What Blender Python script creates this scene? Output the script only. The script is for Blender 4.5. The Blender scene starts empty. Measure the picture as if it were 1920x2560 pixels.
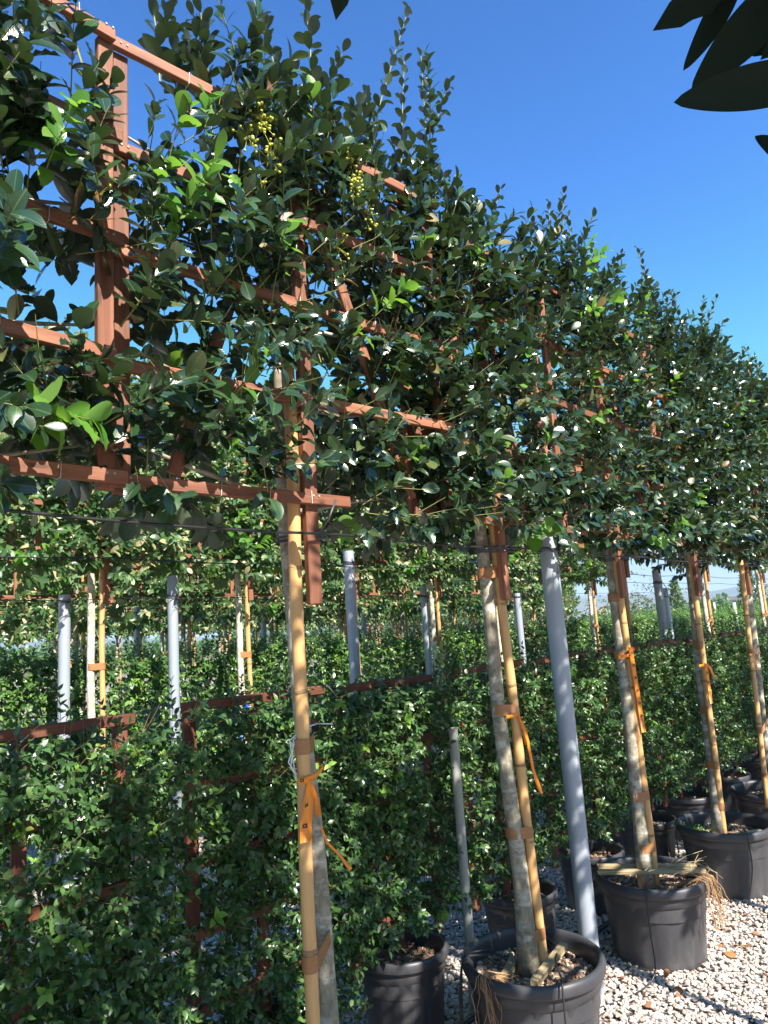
import bpy, bmesh, math, random
import numpy as np
from mathutils import Vector, Matrix

# ------------------------------------------------------------------ camera, sky, sun
scn = bpy.context.scene
COL = scn.collection
R_ = math.radians
cam_d = bpy.data.cameras.new('camera')
cam = bpy.data.objects.new('camera', cam_d)
COL.objects.link(cam)
cR = Vector((0.68217, -0.72827, -0.06536)); cU = Vector((-0.07664, -0.16012, 0.98412)); cF = Vector((0.72717, 0.66632, 0.16505))
cam.matrix_world = Matrix(((cR.x, cU.x, -cF.x, 0), (cR.y, cU.y, -cF.y, 0), (cR.z, cU.z, -cF.z, 1.6), (0, 0, 0, 1)))
cam_d.sensor_fit = 'VERTICAL'; cam_d.sensor_height = 36.0; cam_d.lens = 25.31
cam_d.clip_start = 0.03; cam_d.clip_end = 9000
scn.camera = cam

SUN_EL = 43.5
sun_dir = Vector((-0.2, -0.98, 0)).normalized() * math.cos(R_(SUN_EL)) + Vector((0, 0, math.sin(R_(SUN_EL))))
world = bpy.data.worlds.new('World'); scn.world = world; world.use_nodes = True
wn = world.node_tree.nodes; wl = world.node_tree.links
sky = wn.new('ShaderNodeTexSky'); sky.sky_type = 'NISHITA'; sky.sun_disc = False
sky.sun_elevation = R_(SUN_EL); sky.sun_rotation = math.atan2(sun_dir.x, sun_dir.y)
sky.altitude = 200; sky.air_density = 1.0; sky.dust_density = 0.3; sky.ozone_density = 3.0
bg = wn['Background']; bg.inputs['Strength'].default_value = 0.062
gm = wn.new('ShaderNodeGamma'); gm.inputs['Gamma'].default_value = 1.65          # the phone's saturated rendering of a clear sky
tn = wn.new('ShaderNodeMix'); tn.data_type = 'RGBA'; tn.blend_type = 'MULTIPLY'; tn.inputs[0].default_value = 1.0; tn.inputs[7].default_value = (.60, .98, 1.04, 1)
wl.new(sky.outputs['Color'], gm.inputs['Color']); wl.new(gm.outputs[0], tn.inputs[6]); cl = wn.new('ShaderNodeMix'); cl.data_type = 'RGBA'; cl.blend_type = 'DARKEN'; cl.inputs[0].default_value = .92; cl.inputs[7].default_value = (3.4, 4.2, 5.9, 1)   # highlights roll off as on film
wl.new(tn.outputs[2], cl.inputs[6]); wl.new(cl.outputs[2], bg.inputs['Color'])
sl = bpy.data.lights.new('sun', 'SUN'); sl.energy = 5.0; sl.angle = R_(0.5); sl.color = (1.0, 0.94, 0.84)
so = bpy.data.objects.new('sun', sl); COL.objects.link(so)
so.rotation_euler = sun_dir.to_track_quat('Z', 'Y').to_euler()
so.location = (0, -5, 12)
vs = scn.view_settings; vs.view_transform = 'Standard'; vs.look = 'None'; vs.exposure = 1.36; vs.gamma = 1.0
vs.use_curve_mapping = False
try:
    scn.cycles.max_bounces = 6; scn.cycles.diffuse_bounces = 3; scn.cycles.glossy_bounces = 2; scn.cycles.transmission_bounces = 3
except Exception: pass

# ------------------------------------------------------------------ helpers
def nrm(v):
    v = np.asarray(v, float); return v / (np.linalg.norm(v) + 1e-9)

def proj(p):                       # picture position of a point, used only to choose which leaves show largest
    d = Vector(p) - Vector((0, 0, 1.6)); z = d.dot(cF)
    if z < 0.05: return None
    return 0.5 + 1800 / 1920 * d.dot(cR) / z, 0.5 - 1800 / 2560 * d.dot(cU) / z, z

def tag(o, label=None, cat=None, group=None, kind=None):
    if label: o['label'] = label
    if cat: o['category'] = cat
    if group: o['group'] = group
    if kind: o['kind'] = kind
    return o

def thing(name, loc, label, cat, group=None):
    o = bpy.data.objects.new(name, None); COL.objects.link(o); o.location = loc
    o.empty_display_size = 0.1
    return tag(o, label, cat, group)

def raw_mesh(name, V, faces_loops, loop_start, mats, uv=None, mi=None, smooth=True):
    me = bpy.data.meshes.new(name)
    me.vertices.add(len(V)); me.vertices.foreach_set('co', np.asarray(V, np.float32).ravel())
    me.loops.add(len(faces_loops)); me.loops.foreach_set('vertex_index', np.asarray(faces_loops, np.int32))
    me.polygons.add(len(loop_start)); me.polygons.foreach_set('loop_start', np.asarray(loop_start, np.int32))
    for m in mats: me.materials.append(m)
    if mi is not None: me.polygons.foreach_set('material_index', np.asarray(mi, np.int32))
    me.polygons.foreach_set('use_smooth', np.full(len(loop_start), smooth, dtype=bool))
    if uv is not None:
        l = me.uv_layers.new(name='UVMap'); l.data.foreach_set('uv', np.asarray(uv, np.float32).ravel())
    me.update(calc_edges=True)
    return me

class MB:
    def __init__(s): s.v = []; s.f = []; s.sm = []
    def face(s, idx, sm=True): s.f.append(idx); s.sm.append(sm)
    def tube(s, pts, radii, n=8, cap=True, sm=True):
        pts = [np.asarray(p, float) for p in pts]
        if not hasattr(radii, '__len__'): radii = [radii] * len(pts)
        b = len(s.v); t0 = nrm(pts[1] - pts[0])
        a = np.array([0, 0, 1.0]) if abs(t0[2]) < 0.9 else np.array([1.0, 0, 0])
        u = nrm(np.cross(t0, a))
        for i, p in enumerate(pts):
            t = nrm(pts[min(i + 1, len(pts) - 1)] - pts[max(i - 1, 0)])
            u = nrm(u - t * np.dot(u, t)); w = np.cross(t, u)
            for k in range(n):
                an = 2 * math.pi * k / n
                s.v.append(tuple(p + radii[i] * (math.cos(an) * u + math.sin(an) * w)))
        for i in range(len(pts) - 1):
            for k in range(n):
                k2 = (k + 1) % n
                s.face((b + i * n + k, b + i * n + k2, b + (i + 1) * n + k2, b + (i + 1) * n + k), sm)
        if cap:
            s.face(tuple(b + k for k in range(n - 1, -1, -1)), False)
            s.face(tuple(b + (len(pts) - 1) * n + k for k in range(n)), False)
    def lathe(s, prof, n=48, fr=None):
        b = len(s.v)
        for i, (r, z) in enumerate(prof):
            for k in range(n):
                a = 2 * math.pi * k / n; rr = fr(i, a, r, z) if fr else r
                s.v.append((rr * math.cos(a), rr * math.sin(a), z))
        for i in range(len(prof) - 1):
            for k in range(n):
                k2 = (k + 1) % n
                s.face((b + i * n + k, b + i * n + k2, b + (i + 1) * n + k2, b + (i + 1) * n + k))
    def prism(s, loop, h, up=(0, 0, 1), sm=False):
        b = len(s.v); n = len(loop); up = np.asarray(up, float) * h
        for p in loop: s.v.append(tuple(np.asarray(p, float)))
        for p in loop: s.v.append(tuple(np.asarray(p, float) + up))
        for k in range(n): s.face((b + k, b + (k + 1) % n, b + n + (k + 1) % n, b + n + k), sm)
        s.face(tuple(b + k for k in range(n - 1, -1, -1)), False); s.face(tuple(b + n + k for k in range(n)), False)
    def ribbon(s, pts, wdir, w, th=0.0008):
        b = len(s.v)
        wdir = [nrm(x) for x in wdir] if hasattr(wdir[0], '__len__') else [nrm(wdir)] * len(pts)
        ww = w if hasattr(w, '__len__') else [w] * len(pts)
        for i, p in enumerate(pts):
            p = np.asarray(p, float); t = nrm(np.asarray(pts[min(i + 1, len(pts) - 1)]) - np.asarray(pts[max(i - 1, 0)]))
            nn = nrm(np.cross(t, wdir[i]))
            for sg, sn in ((-1, -1), (1, -1), (1, 1), (-1, 1)):
                s.v.append(tuple(p + wdir[i] * sg * ww[i] / 2 + nn * sn * th))
        for i in range(len(pts) - 1):
            for k in range(4):
                k2 = (k + 1) % 4
                s.face((b + 4 * i + k, b + 4 * i + k2, b + 4 * i + 4 + k2, b + 4 * i + 4 + k))
        s.face((b, b + 1, b + 2, b + 3), False); e = b + 4 * (len(pts) - 1); s.face((e + 3, e + 2, e + 1, e), False)
    def mesh(s, name, mat):
        me = bpy.data.meshes.new(name); me.from_pydata(s.v, [], s.f)
        me.polygons.foreach_set('use_smooth', s.sm); me.materials.append(mat); me.update(); return me
    def build(s, name, mat, parent=None, loc=None):
        o = bpy.data.objects.new(name, s.mesh(name, mat)); COL.objects.link(o)
        if parent: o.parent = parent
        if loc is not None: o.location = loc
        return o

def link(name, me, parent=None):
    o = bpy.data.objects.new(name, me); COL.objects.link(o)
    if parent: o.parent = parent
    return o

def board_mesh(L, w, h, rng=random, bev=0.0025):
    bm = bmesh.new(); bmesh.ops.create_cube(bm, size=1)
    for v in bm.verts:
        v.co.x *= L; v.co.y *= w; v.co.z *= h
        if abs(v.co.x) > L * .49: v.co.x += rng.uniform(-.003, .003)
    bmesh.ops.bevel(bm, geom=bm.edges[:], offset=bev, segments=1, affect='EDGES')
    me = bpy.data.meshes.new('board'); bm.to_mesh(me); bm.free(); return me

def board(name, p0, p1, w, h, mat, parent=None, up=(0, 0, 1), rng=random):
    """a plank from p0 to p1; w across, h along 'up'"""
    p0 = Vector(p0); p1 = Vector(p1); x = (p1 - p0); L = x.length; x.normalize()
    upv = Vector(up); y = upv.cross(x)
    if y.length < 1e-3: y = Vector((0, 1, 0)).cross(x)
    y.normalize(); z = x.cross(y)
    me = board_mesh(L, w, h, rng); me.materials.append(mat)
    o = link(name, me, parent); c = (p0 + p1) / 2
    o.matrix_local = Matrix(((x.x, y.x, z.x, c.x), (x.y, y.y, z.y, c.y), (x.z, y.z, z.z, c.z), (0, 0, 0, 1)))
    return o

def copy_tree(o, parent=None):
    c = o.copy(); COL.objects.link(c); inv = o.matrix_parent_inverse.copy(); c.parent = parent; c.matrix_parent_inverse = inv
    for ch in KIDS(o): copy_tree(ch, c)
    return c
def KIDS(o): return [x for x in o.children]

# ------------------------------------------------------------------ materials
def newmat(name):
    m = bpy.data.materials.new(name); m.use_nodes = True
    nt = m.node_tree; return m, nt, nt.nodes['Principled BSDF'], nt.nodes['Material Output']
def N(nt, t, **kw):
    n = nt.nodes.new(t)
    for k, v in kw.items(): setattr(n, k, v)
    return n
def ramp(nt, fac, stops, interp='LINEAR'):
    r = N(nt, 'ShaderNodeValToRGB'); r.color_ramp.interpolation = interp
    els = r.color_ramp.elements
    while len(els) < len(stops): els.new(0.5)
    for e, (p, c) in zip(els, stops): e.position = p; e.color = (*c, 1) if len(c) == 3 else c
    nt.links.new(fac, r.inputs['Fac']); return r.outputs['Color']
def math_(nt, op, a, b=None, c=None):
    n = N(nt, 'ShaderNodeMath', operation=op)
    for i, x in enumerate((a, b, c)):
        if x is None: continue
        if hasattr(x, 'is_linked'): nt.links.new(x, n.inputs[i])
        else: n.inputs[i].default_value = x
    return n.outputs[0]
def mixc(nt, fac, a, b, mode='MIX'):
    n = N(nt, 'ShaderNodeMix', data_type='RGBA', blend_type=mode)
    for i, x in ((0, fac), (6, a), (7, b)):
        if hasattr(x, 'is_linked'): nt.links.new(x, n.inputs[i])
        elif i == 0: n.inputs[i].default_value = x
        else: n.inputs[i].default_value = (*x, 1)
    return n.outputs[2]
def noise(nt, vec, scale, detail=4, rough=0.55, dist=0.0):
    n = N(nt, 'ShaderNodeTexNoise'); n.inputs['Scale'].default_value = scale; n.inputs['Detail'].default_value = detail
    n.inputs['Roughness'].default_value = rough; n.inputs['Distortion'].default_value = dist
    if vec is not None: nt.links.new(vec, n.inputs['Vector'])
    return n
def mapping(nt, vec, sc=(1, 1, 1), loc=None):
    m = N(nt, 'ShaderNodeMapping'); m.inputs['Scale'].default_value = sc; nt.links.new(vec, m.inputs['Vector'])
    if loc is not None: nt.links.new(loc, m.inputs['Location'])
    return m.outputs[0]
def bump(nt, h, strength, dist, bsdf):
    b = N(nt, 'ShaderNodeBump'); b.inputs['Strength'].default_value = strength; b.inputs['Distance'].default_value = dist
    nt.links.new(h, b.inputs['Height']); nt.links.new(b.outputs[0], bsdf.inputs['Normal']); return b

def rnd(nt):
    g = N(nt, 'ShaderNodeNewGeometry'); oi = N(nt, 'ShaderNodeObjectInfo')
    s = math_(nt, 'ADD', g.outputs['Random Per Island'], oi.outputs['Random'])
    return math_(nt, 'FRACT', s), g

def leaf_mat(name, stops, under, rough=0.28, trans=0.22, tcol=(0.25, 0.45, 0.05), vein=(0.16, 0.22, 0.08), veins=9, vstr=0.5, coat=0.0):
    m, nt, p, out = newmat(name); r, g = rnd(nt)
    base = ramp(nt, r, stops)
    uv = N(nt, 'ShaderNodeTexCoord').outputs['UV']
    sep = N(nt, 'ShaderNodeSeparateXYZ'); nt.links.new(uv, sep.inputs[0])
    du = math_(nt, 'ABSOLUTE', math_(nt, 'SUBTRACT', sep.outputs[0], 0.5))
    mid = math_(nt, 'LESS_THAN', du, 0.035)
    ph = math_(nt, 'SUBTRACT', math_(nt, 'MULTIPLY', sep.outputs[1], veins), math_(nt, 'MULTIPLY', du, veins * 0.75))
    fr = math_(nt, 'ABSOLUTE', math_(nt, 'SUBTRACT', math_(nt, 'FRACT', ph), 0.5))
    sv = math_(nt, 'LESS_THAN', fr, 0.06)
    col = mixc(nt, math_(nt, 'MULTIPLY', sv, 0.25 * vstr), base, vein)
    col = mixc(nt, math_(nt, 'MULTIPLY', mid, 0.7 * vstr), col, vein)
    nz = noise(nt, N(nt, 'ShaderNodeTexCoord').outputs['Object'], 60, 2)
    col = mixc(nt, math_(nt, 'MULTIPLY', nz.outputs['Fac'], 0.18), col, under)
    col = mixc(nt, math_(nt, 'MULTIPLY', g.outputs['Backfacing'], 0.85), col, under)
    nt.links.new(col, p.inputs['Base Color'])
    rr = math_(nt, 'ADD', math_(nt, 'MULTIPLY', g.outputs['Backfacing'], 0.3), math_(nt, 'MULTIPLY_ADD', r, 0.18, rough))
    nt.links.new(rr, p.inputs['Roughness'])
    p.inputs['Specular IOR Level'].default_value = 0.5; p.inputs['Coat Weight'].default_value = coat; p.inputs['Coat Roughness'].default_value = .12
    h = math_(nt, 'ADD', math_(nt, 'MULTIPLY', fr, 1.0), math_(nt, 'MULTIPLY', nz.outputs['Fac'], 0.8))
    bump(nt, h, 0.2, 0.0012, p)
    t = N(nt, 'ShaderNodeBsdfTranslucent'); tc = mixc(nt, 0.5, col, tcol, 'MIX'); nt.links.new(tc, t.inputs['Color'])
    mx = N(nt, 'ShaderNodeMixShader'); mx.inputs[0].default_value = trans
    nt.links.new(p.outputs[0], mx.inputs[1]); nt.links.new(t.outputs[0], mx.inputs[2]); nt.links.new(mx.outputs[0], out.inputs[0])
    return m

M = {}
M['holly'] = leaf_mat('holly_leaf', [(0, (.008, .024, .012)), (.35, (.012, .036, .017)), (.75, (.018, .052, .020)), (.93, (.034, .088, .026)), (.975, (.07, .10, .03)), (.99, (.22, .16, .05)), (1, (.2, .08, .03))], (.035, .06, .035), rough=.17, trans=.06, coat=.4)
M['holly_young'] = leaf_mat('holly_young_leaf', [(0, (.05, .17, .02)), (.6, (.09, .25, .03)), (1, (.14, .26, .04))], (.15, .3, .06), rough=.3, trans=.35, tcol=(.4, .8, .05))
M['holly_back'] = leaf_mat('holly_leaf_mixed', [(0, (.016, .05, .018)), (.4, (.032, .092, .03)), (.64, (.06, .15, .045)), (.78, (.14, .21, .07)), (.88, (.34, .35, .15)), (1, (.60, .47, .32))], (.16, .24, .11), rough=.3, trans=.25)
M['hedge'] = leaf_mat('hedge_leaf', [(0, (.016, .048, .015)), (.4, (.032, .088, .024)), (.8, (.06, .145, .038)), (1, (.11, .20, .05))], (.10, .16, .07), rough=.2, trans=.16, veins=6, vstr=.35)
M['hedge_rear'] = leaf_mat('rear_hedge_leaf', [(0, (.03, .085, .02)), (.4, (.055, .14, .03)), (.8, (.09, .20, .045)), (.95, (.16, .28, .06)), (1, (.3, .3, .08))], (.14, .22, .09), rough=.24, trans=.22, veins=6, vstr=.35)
M['hedge_young'] = leaf_mat('hedge_young_leaf', [(0, (.14, .33, .04)), (.6, (.20, .40, .06)), (1, (.30, .42, .06))], (.2, .34, .1), rough=.3, trans=.35, tcol=(.5, .8, .1), veins=6, vstr=.3)
M['holly_shaded'] = leaf_mat('shaded_matt_holly_leaf', [(0, (.006, .014, .010)), (1, (.012, .026, .016))], (.02, .035, .025), rough=.62, trans=.05, tcol=(.02, .04, .03), vstr=0)  # same holly leaf, matt, with shade darkened into its colour for the corner spray
M['holly_shaded'].node_tree.nodes['Principled BSDF'].inputs['Specular IOR Level'].default_value = .15
M['dead_leaf'] = leaf_mat('dry_leaf', [(0, (.22, .09, .035)), (.5, (.32, .13, .05)), (.8, (.4, .2, .07)), (1, (.5, .38, .06))], (.3, .15, .08), rough=.6, trans=.1, tcol=(.4, .2, .05))
M['red_leaf'] = leaf_mat('red_tip_leaf', [(0, (.08, .14, .03)), (.5, (.35, .10, .05)), (1, (.5, .14, .08))], (.3, .12, .08), trans=.2, tcol=(.6, .2, .1))
M['olive_leaf'] = leaf_mat('grey_green_leaf', [(0, (.06, .09, .05)), (1, (.14, .18, .09))], (.2, .22, .16), rough=.5, trans=.15)

def wood_mat(name, c0, c1, c2, knot=(.05, .02, .015)):
    m, nt, p, out = newmat(name)
    tc = N(nt, 'ShaderNodeTexCoord'); oi = N(nt, 'ShaderNodeObjectInfo')
    off = N(nt, 'ShaderNodeCombineXYZ')
    for i in range(3): nt.links.new(math_(nt, 'MULTIPLY', oi.outputs['Random'], 37.0 + 11 * i), off.inputs[i])
    v = mapping(nt, tc.outputs['Object'], (2.5, 45, 45), off.outputs[0])
    n1 = noise(nt, v, 1.0, 6, .6, .8)
    col = ramp(nt, n1.outputs['Fac'], [(.28, c0), (.5, c1), (.72, c2)])
    n2 = noise(nt, mapping(nt, tc.outputs['Object'], (1, 1, 1), off.outputs[0]), 9, 3)
    col = mixc(nt, math_(nt, 'MULTIPLY', n2.outputs['Fac'], .55), col, c0)
    vo = N(nt, 'ShaderNodeTexVoronoi'); vo.inputs['Scale'].default_value = 1.0
    nt.links.new(mapping(nt, tc.outputs['Object'], (5, 22, 22), off.outputs[0]), vo.inputs['Vector'])
    kn = ramp(nt, vo.outputs['Distance'], [(0.10, (1, 1, 1)), (.18, (0, 0, 0))])
    col = mixc(nt, math_(nt, 'MULTIPLY', kn, .7), col, knot)
    br = math_(nt, 'MULTIPLY_ADD', oi.outputs['Random'], .5, .7)
    hsv = N(nt, 'ShaderNodeHueSaturation'); nt.links.new(br, hsv.inputs['Value']); nt.links.new(col, hsv.inputs['Color'])
    nt.links.new(hsv.outputs[0], p.inputs['Base Color']); p.inputs['Roughness'].default_value = .65
    bump(nt, n1.outputs['Fac'], .5, .0015, p); return m
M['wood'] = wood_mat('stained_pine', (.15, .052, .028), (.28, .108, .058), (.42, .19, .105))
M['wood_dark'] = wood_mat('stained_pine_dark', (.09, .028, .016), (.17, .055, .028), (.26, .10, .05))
M['wood_old'] = wood_mat('weathered_pine', (.30, .22, .12), (.46, .36, .2), (.6, .5, .32), (.2, .13, .07))

def bark_mat(name, a, b, c, lich):
    m, nt, p, out = newmat(name); tc = N(nt, 'ShaderNodeTexCoord').outputs['Object']
    n1 = noise(nt, mapping(nt, tc, (1, 1, .6)), 35, 6, .65); n2 = noise(nt, mapping(nt, tc, (1, 1, 2.2)), 12, 4, .6)
    n3 = noise(nt, tc, 70, 2)
    col = ramp(nt, n1.outputs['Fac'], [(.3, a), (.5, b), (.68, c)])
    col = mixc(nt, ramp(nt, n2.outputs['Fac'], [(.5, (0, 0, 0)), (.62, (1, 1, 1))]), col, lich)
    col = mixc(nt, ramp(nt, n3.outputs['Fac'], [(.62, (0, 0, 0)), (.7, (.6, .6, .6))]), col, a)
    nt.links.new(col, p.inputs['Base Color']); p.inputs['Roughness'].default_value = .8
    bump(nt, n1.outputs['Fac'], .6, .003, p); return m
M['bark'] = bark_mat('smooth_grey_bark', (.13, .11, .075), (.27, .235, .17), (.40, .36, .27), (.46, .44, .37))
M['bark_pale'] = bark_mat('pale_bark', (.3, .25, .17), (.5, .43, .32), (.62, .55, .42), (.66, .62, .52))
def simple(name, col, rough=.6, metal=0, nscale=None, amt=.25, c2=None, bs=0, bd=.001, stretch=(1, 1, 1), coat=0):
    m, nt, p, out = newmat(name); p.inputs['Roughness'].default_value = rough; p.inputs['Metallic'].default_value = metal
    p.inputs['Base Color'].default_value = (*col, 1); p.inputs['Coat Weight'].default_value = coat
    if nscale:
        n1 = noise(nt, mapping(nt, N(nt, 'ShaderNodeTexCoord').outputs['Object'], stretch), nscale, 5, .6)
        c = c2 or tuple(x * .5 for x in col)
        f = ramp(nt, n1.outputs['Fac'], [(.35, (0, 0, 0)), (.7, (1, 1, 1))])
        nt.links.new(mixc(nt, math_(nt, 'MULTIPLY', f, amt), col, c), p.inputs['Base Color'])
        if bs: bump(nt, n1.outputs['Fac'], bs, bd, p)
    return m
M['bamboo'] = simple('bamboo_cane', (.66, .38, .15), .42, 0, 9, .6, (.42, .23, .10), .15, .001, (4, 4, .5))
M['bamboo_node'] = simple('bamboo_node', (.34, .20, .09), .6, 0, 60, .5)
M['strap'] = simple('brown_tie_tape', (.36, .17, .065), .45, 0, 40, .45, (.22, .09, .04), .3, .001, (.3, .3, 3))
M['galv'] = simple('galvanised_steel', (.33, .37, .43), .5, .2, 6, .5, (.46, .48, .52), .1, .001, (1, 1, .15))
M['galv_old'] = simple('weathered_post', (.3, .32, .3), .7, 0, 14, .6, (.45, .42, .34), .2, .001, (1, 1, .3))
M['wire'] = simple('black_wire', (.015, .015, .018), .45)
M['tube'] = simple('drip_tube', (.025, .026, .03), .4)
M['tie'] = simple('black_tie', (.05, .05, .058), .4, 0, 90, .4, (.12, .12, .13), 0, 0, (1, 1, 6))
M['tape'] = simple('orange_tape', (.85, .24, .015), .4, 0, 30, .3, (.9, .36, .04))
M['ink'] = simple('black_ink', (.03, .02, .015), .6)
M['string'] = simple('white_string', (.7, .72, .78), .6)
M['blue'] = simple('blue_tape', (.01, .12, .75), .4)
M['staple'] = simple('clear_tie', (.6, .55, .5), .35)
M['berry'] = simple('green_berry', (.45, .46, .07), .3, 0, 200, .3, (.3, .34, .03))
M['twig'] = simple('green_twig', (.28, .30, .10), .6, 0, 50, .5, (.2, .14, .07))
M['twig_brown'] = simple('brown_twig', (.22, .14, .08), .7, 0, 50, .5, (.36, .28, .16))
M['root'] = simple('dry_root', (.42, .25, .13), .8, 0, 60, .5, (.25, .12, .05))
M['roof'] = simple('dark_roof', (.10, .10, .12), .8, 0, 3, .3); M['cream'] = simple('cream_wall', (.62, .5, .42), .8, 0, 3, .2)
M['white_wall'] = simple('white_wall', (.75, .75, .74), .7, 0, 3, .2); M['pane'] = simple('window_glass', (.03, .04, .06), .15)
M['red_roof'] = simple('red_tile_roof', (.35, .16, .11), .8, 0, 3, .3)

def pot_mat():
    m, nt, p, out = newmat('black_pot_plastic'); tc = N(nt, 'ShaderNodeTexCoord').outputs['Object']
    n1 = noise(nt, mapping(nt, tc, (1, 1, .35)), 7, 6, .65); n2 = noise(nt, tc, 50, 4, .7)
    sep = N(nt, 'ShaderNodeSeparateXYZ'); nt.links.new(tc, sep.inputs[0])
    low = ramp(nt, sep.outputs[2], [(0, (.9, .9, .9)), (.16, (.30, .30, .30)), (.4, (.16, .16, .16))])
    dust = math_(nt, 'MULTIPLY', ramp(nt, n1.outputs['Fac'], [(.4, (.15, .15, .15)), (.75, (1, 1, 1))]), low)
    col = mixc(nt, dust, (.036, .037, .044), (.19, .18, .175))
    sc = ramp(nt, n2.outputs['Fac'], [(.66, (0, 0, 0)), (.74, (.25, .25, .25))])
    col = mixc(nt, sc, col, (.25, .23, .22)); nt.links.new(col, p.inputs['Base Color'])
    nt.links.new(math_(nt, 'MULTIPLY_ADD', n1.outputs['Fac'], .35, .25), p.inputs['Roughness'])
    bump(nt, n2.outputs['Fac'], .12, .001, p); return m
M['pot'] = pot_mat()
def soil_mat():
    m, nt, p, out = newmat('potting_mix'); tc = N(nt, 'ShaderNodeTexCoord').outputs['Object']
    v = N(nt, 'ShaderNodeTexVoronoi'); v.inputs['Scale'].default_value = 55; nt.links.new(tc, v.inputs['Vector'])
    col = ramp(nt, v.outputs['Color'], [(0, (.05, .03, .02)), (.5, (.16, .09, .055)), (.8, (.30, .2, .13)), (1, (.5, .42, .32))])
    nt.links.new(col, p.inputs['Base Color']); p.inputs['Roughness'].default_value = .9
    bump(nt, v.outputs['Distance'], .8, .01, p); return m
M['soil'] = soil_mat()
def chip_mat(name, stops):
    m, nt, p, out = newmat(name); r, g = rnd(nt)
    c = ramp(nt, r, stops); n1 = noise(nt, N(nt, 'ShaderNodeTexCoord').outputs['Object'], 120, 3)
    c = mixc(nt, math_(nt, 'MULTIPLY', n1.outputs['Fac'], .4), c, (.25, .2, .16)); nt.links.new(c, p.inputs['Base Color'])
    p.inputs['Roughness'].default_value = .75; bump(nt, n1.outputs['Fac'], .3, .002, p); return m
M['chips'] = chip_mat('bark_chips', [(0, (.09, .045, .03)), (.4, (.22, .11, .07)), (.65, (.36, .24, .15)), (.85, (.58, .48, .34)), (1, (.7, .64, .52))])
STONE = [(0, (.62, .58, .54)), (.3, (.52, .45, .39)), (.5, (.66, .62, .59)), (.66, (.42, .33, .27)), (.78, (.40, .39, .39)), (.88, (.68, .56, .44)), (.95, (.24, .2, .19)), (1, (.52, .32, .22))]
def pebble_mat():
    m, nt, p, out = newmat('gravel_stone'); oi = N(nt, 'ShaderNodeObjectInfo')
    c = ramp(nt, oi.outputs['Random'], STONE); tc = N(nt, 'ShaderNodeTexCoord').outputs['Object']
    n1 = noise(nt, tc, 40, 4); c = mixc(nt, math_(nt, 'MULTIPLY', n1.outputs['Fac'], .35), c, (.4, .33, .27))
    nt.links.new(c, p.inputs['Base Color']); p.inputs['Roughness'].default_value = .7; return m
M['pebble'] = pebble_mat()
def ground_mat():
    m, nt, p, out = newmat('gravel_ground'); tc = N(nt, 'ShaderNodeTexCoord').outputs['Object']
    v = N(nt, 'ShaderNodeTexVoronoi'); v.inputs['Scale'].default_value = 42; nt.links.new(tc, v.inputs['Vector'])
    s = N(nt, 'ShaderNodeSeparateColor'); nt.links.new(v.outputs['Color'], s.inputs[0])
    col = ramp(nt, s.outputs[0], STONE)
    edge = ramp(nt, v.outputs['Distance'], [(.35, (1, 1, 1)), (.7, (.12, .1, .09))])
    col = mixc(nt, 1.0, col, edge, 'MULTIPLY')
    ln = N(nt, 'ShaderNodeVectorMath', operation='LENGTH'); nt.links.new(tc, ln.inputs[0])
    far = ramp(nt, math_(nt, 'DIVIDE', ln.outputs['Value'], 60.0), [(.5, (0, 0, 0)), (1, (1, 1, 1))])
    fn = noise(nt, tc, .03, 5)
    col = mixc(nt, far, col, ramp(nt, fn.outputs['Fac'], [(.3, (.06, .10, .03)), (.6, (.16, .15, .07)), (.8, (.10, .13, .05))]))
    nt.links.new(col, p.inputs['Base Color']); p.inputs['Roughness'].default_value = .85
    bump(nt, v.outputs['Distance'], -.8, .012, p); return m
M['ground'] = ground_mat()
def hill_mat():
    m, nt, p, out = newmat('dry_hillside'); tc = N(nt, 'ShaderNodeTexCoord').outputs['Object']
    n1 = noise(nt, tc, .006, 6); c = ramp(nt, n1.outputs['Fac'], [(.35, (.05, .075, .04)), (.55, (.12, .11, .07)), (.7, (.2, .16, .11))])
    nt.links.new(c, p.inputs['Base Color']); p.inputs['Roughness'].default_value = .9; return m
M['hill'] = hill_mat()

# ------------------------------------------------------------------ ground, hills
def structure(o): o['kind'] = 'structure'; return o
mb = MB()
mb.v = [(-6000, -6000, 0), (6000, -6000, 0), (6000, 6000, 0), (-6000, 6000, 0)]; mb.face((0, 1, 2, 3), False)
structure(mb.build('gravel_ground', M['ground']))

rngh = np.random.default_rng(5)
V = []; F = []; NA, NR = 220, 8
ph = rngh.uniform(0, 6.28, 12)
for j in range(NR):
    for i in range(NA):
        az = R_(-35 + 150 * i / (NA - 1)); rr = 2500 + 1700 * j / (NR - 1)
        h = 66 + 30 * math.sin(az * 5.5 + ph[0]) + 13 * math.sin(az * 13 + ph[1]) + 6 * math.sin(az * 31 + ph[2] + j) + 3 * math.sin(az * 67 + ph[3] + 2 * j)
        env = math.sin(math.pi * j / (NR - 1)) ** .8
        V.append((rr * math.cos(az), rr * math.sin(az), -2 + max(h, 8) * env * (1.0 + .03 * j)))
for j in range(NR - 1):
    for i in range(NA - 1): F.append((j * NA + i, j * NA + i + 1, (j + 1) * NA + i + 1, (j + 1) * NA + i))
me = bpy.data.meshes.new('hills'); me.from_pydata(V, [], F); me.materials.append(M['hill'])
me.polygons.foreach_set('use_smooth', [True] * len(F)); structure(link('hills', me))

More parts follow.
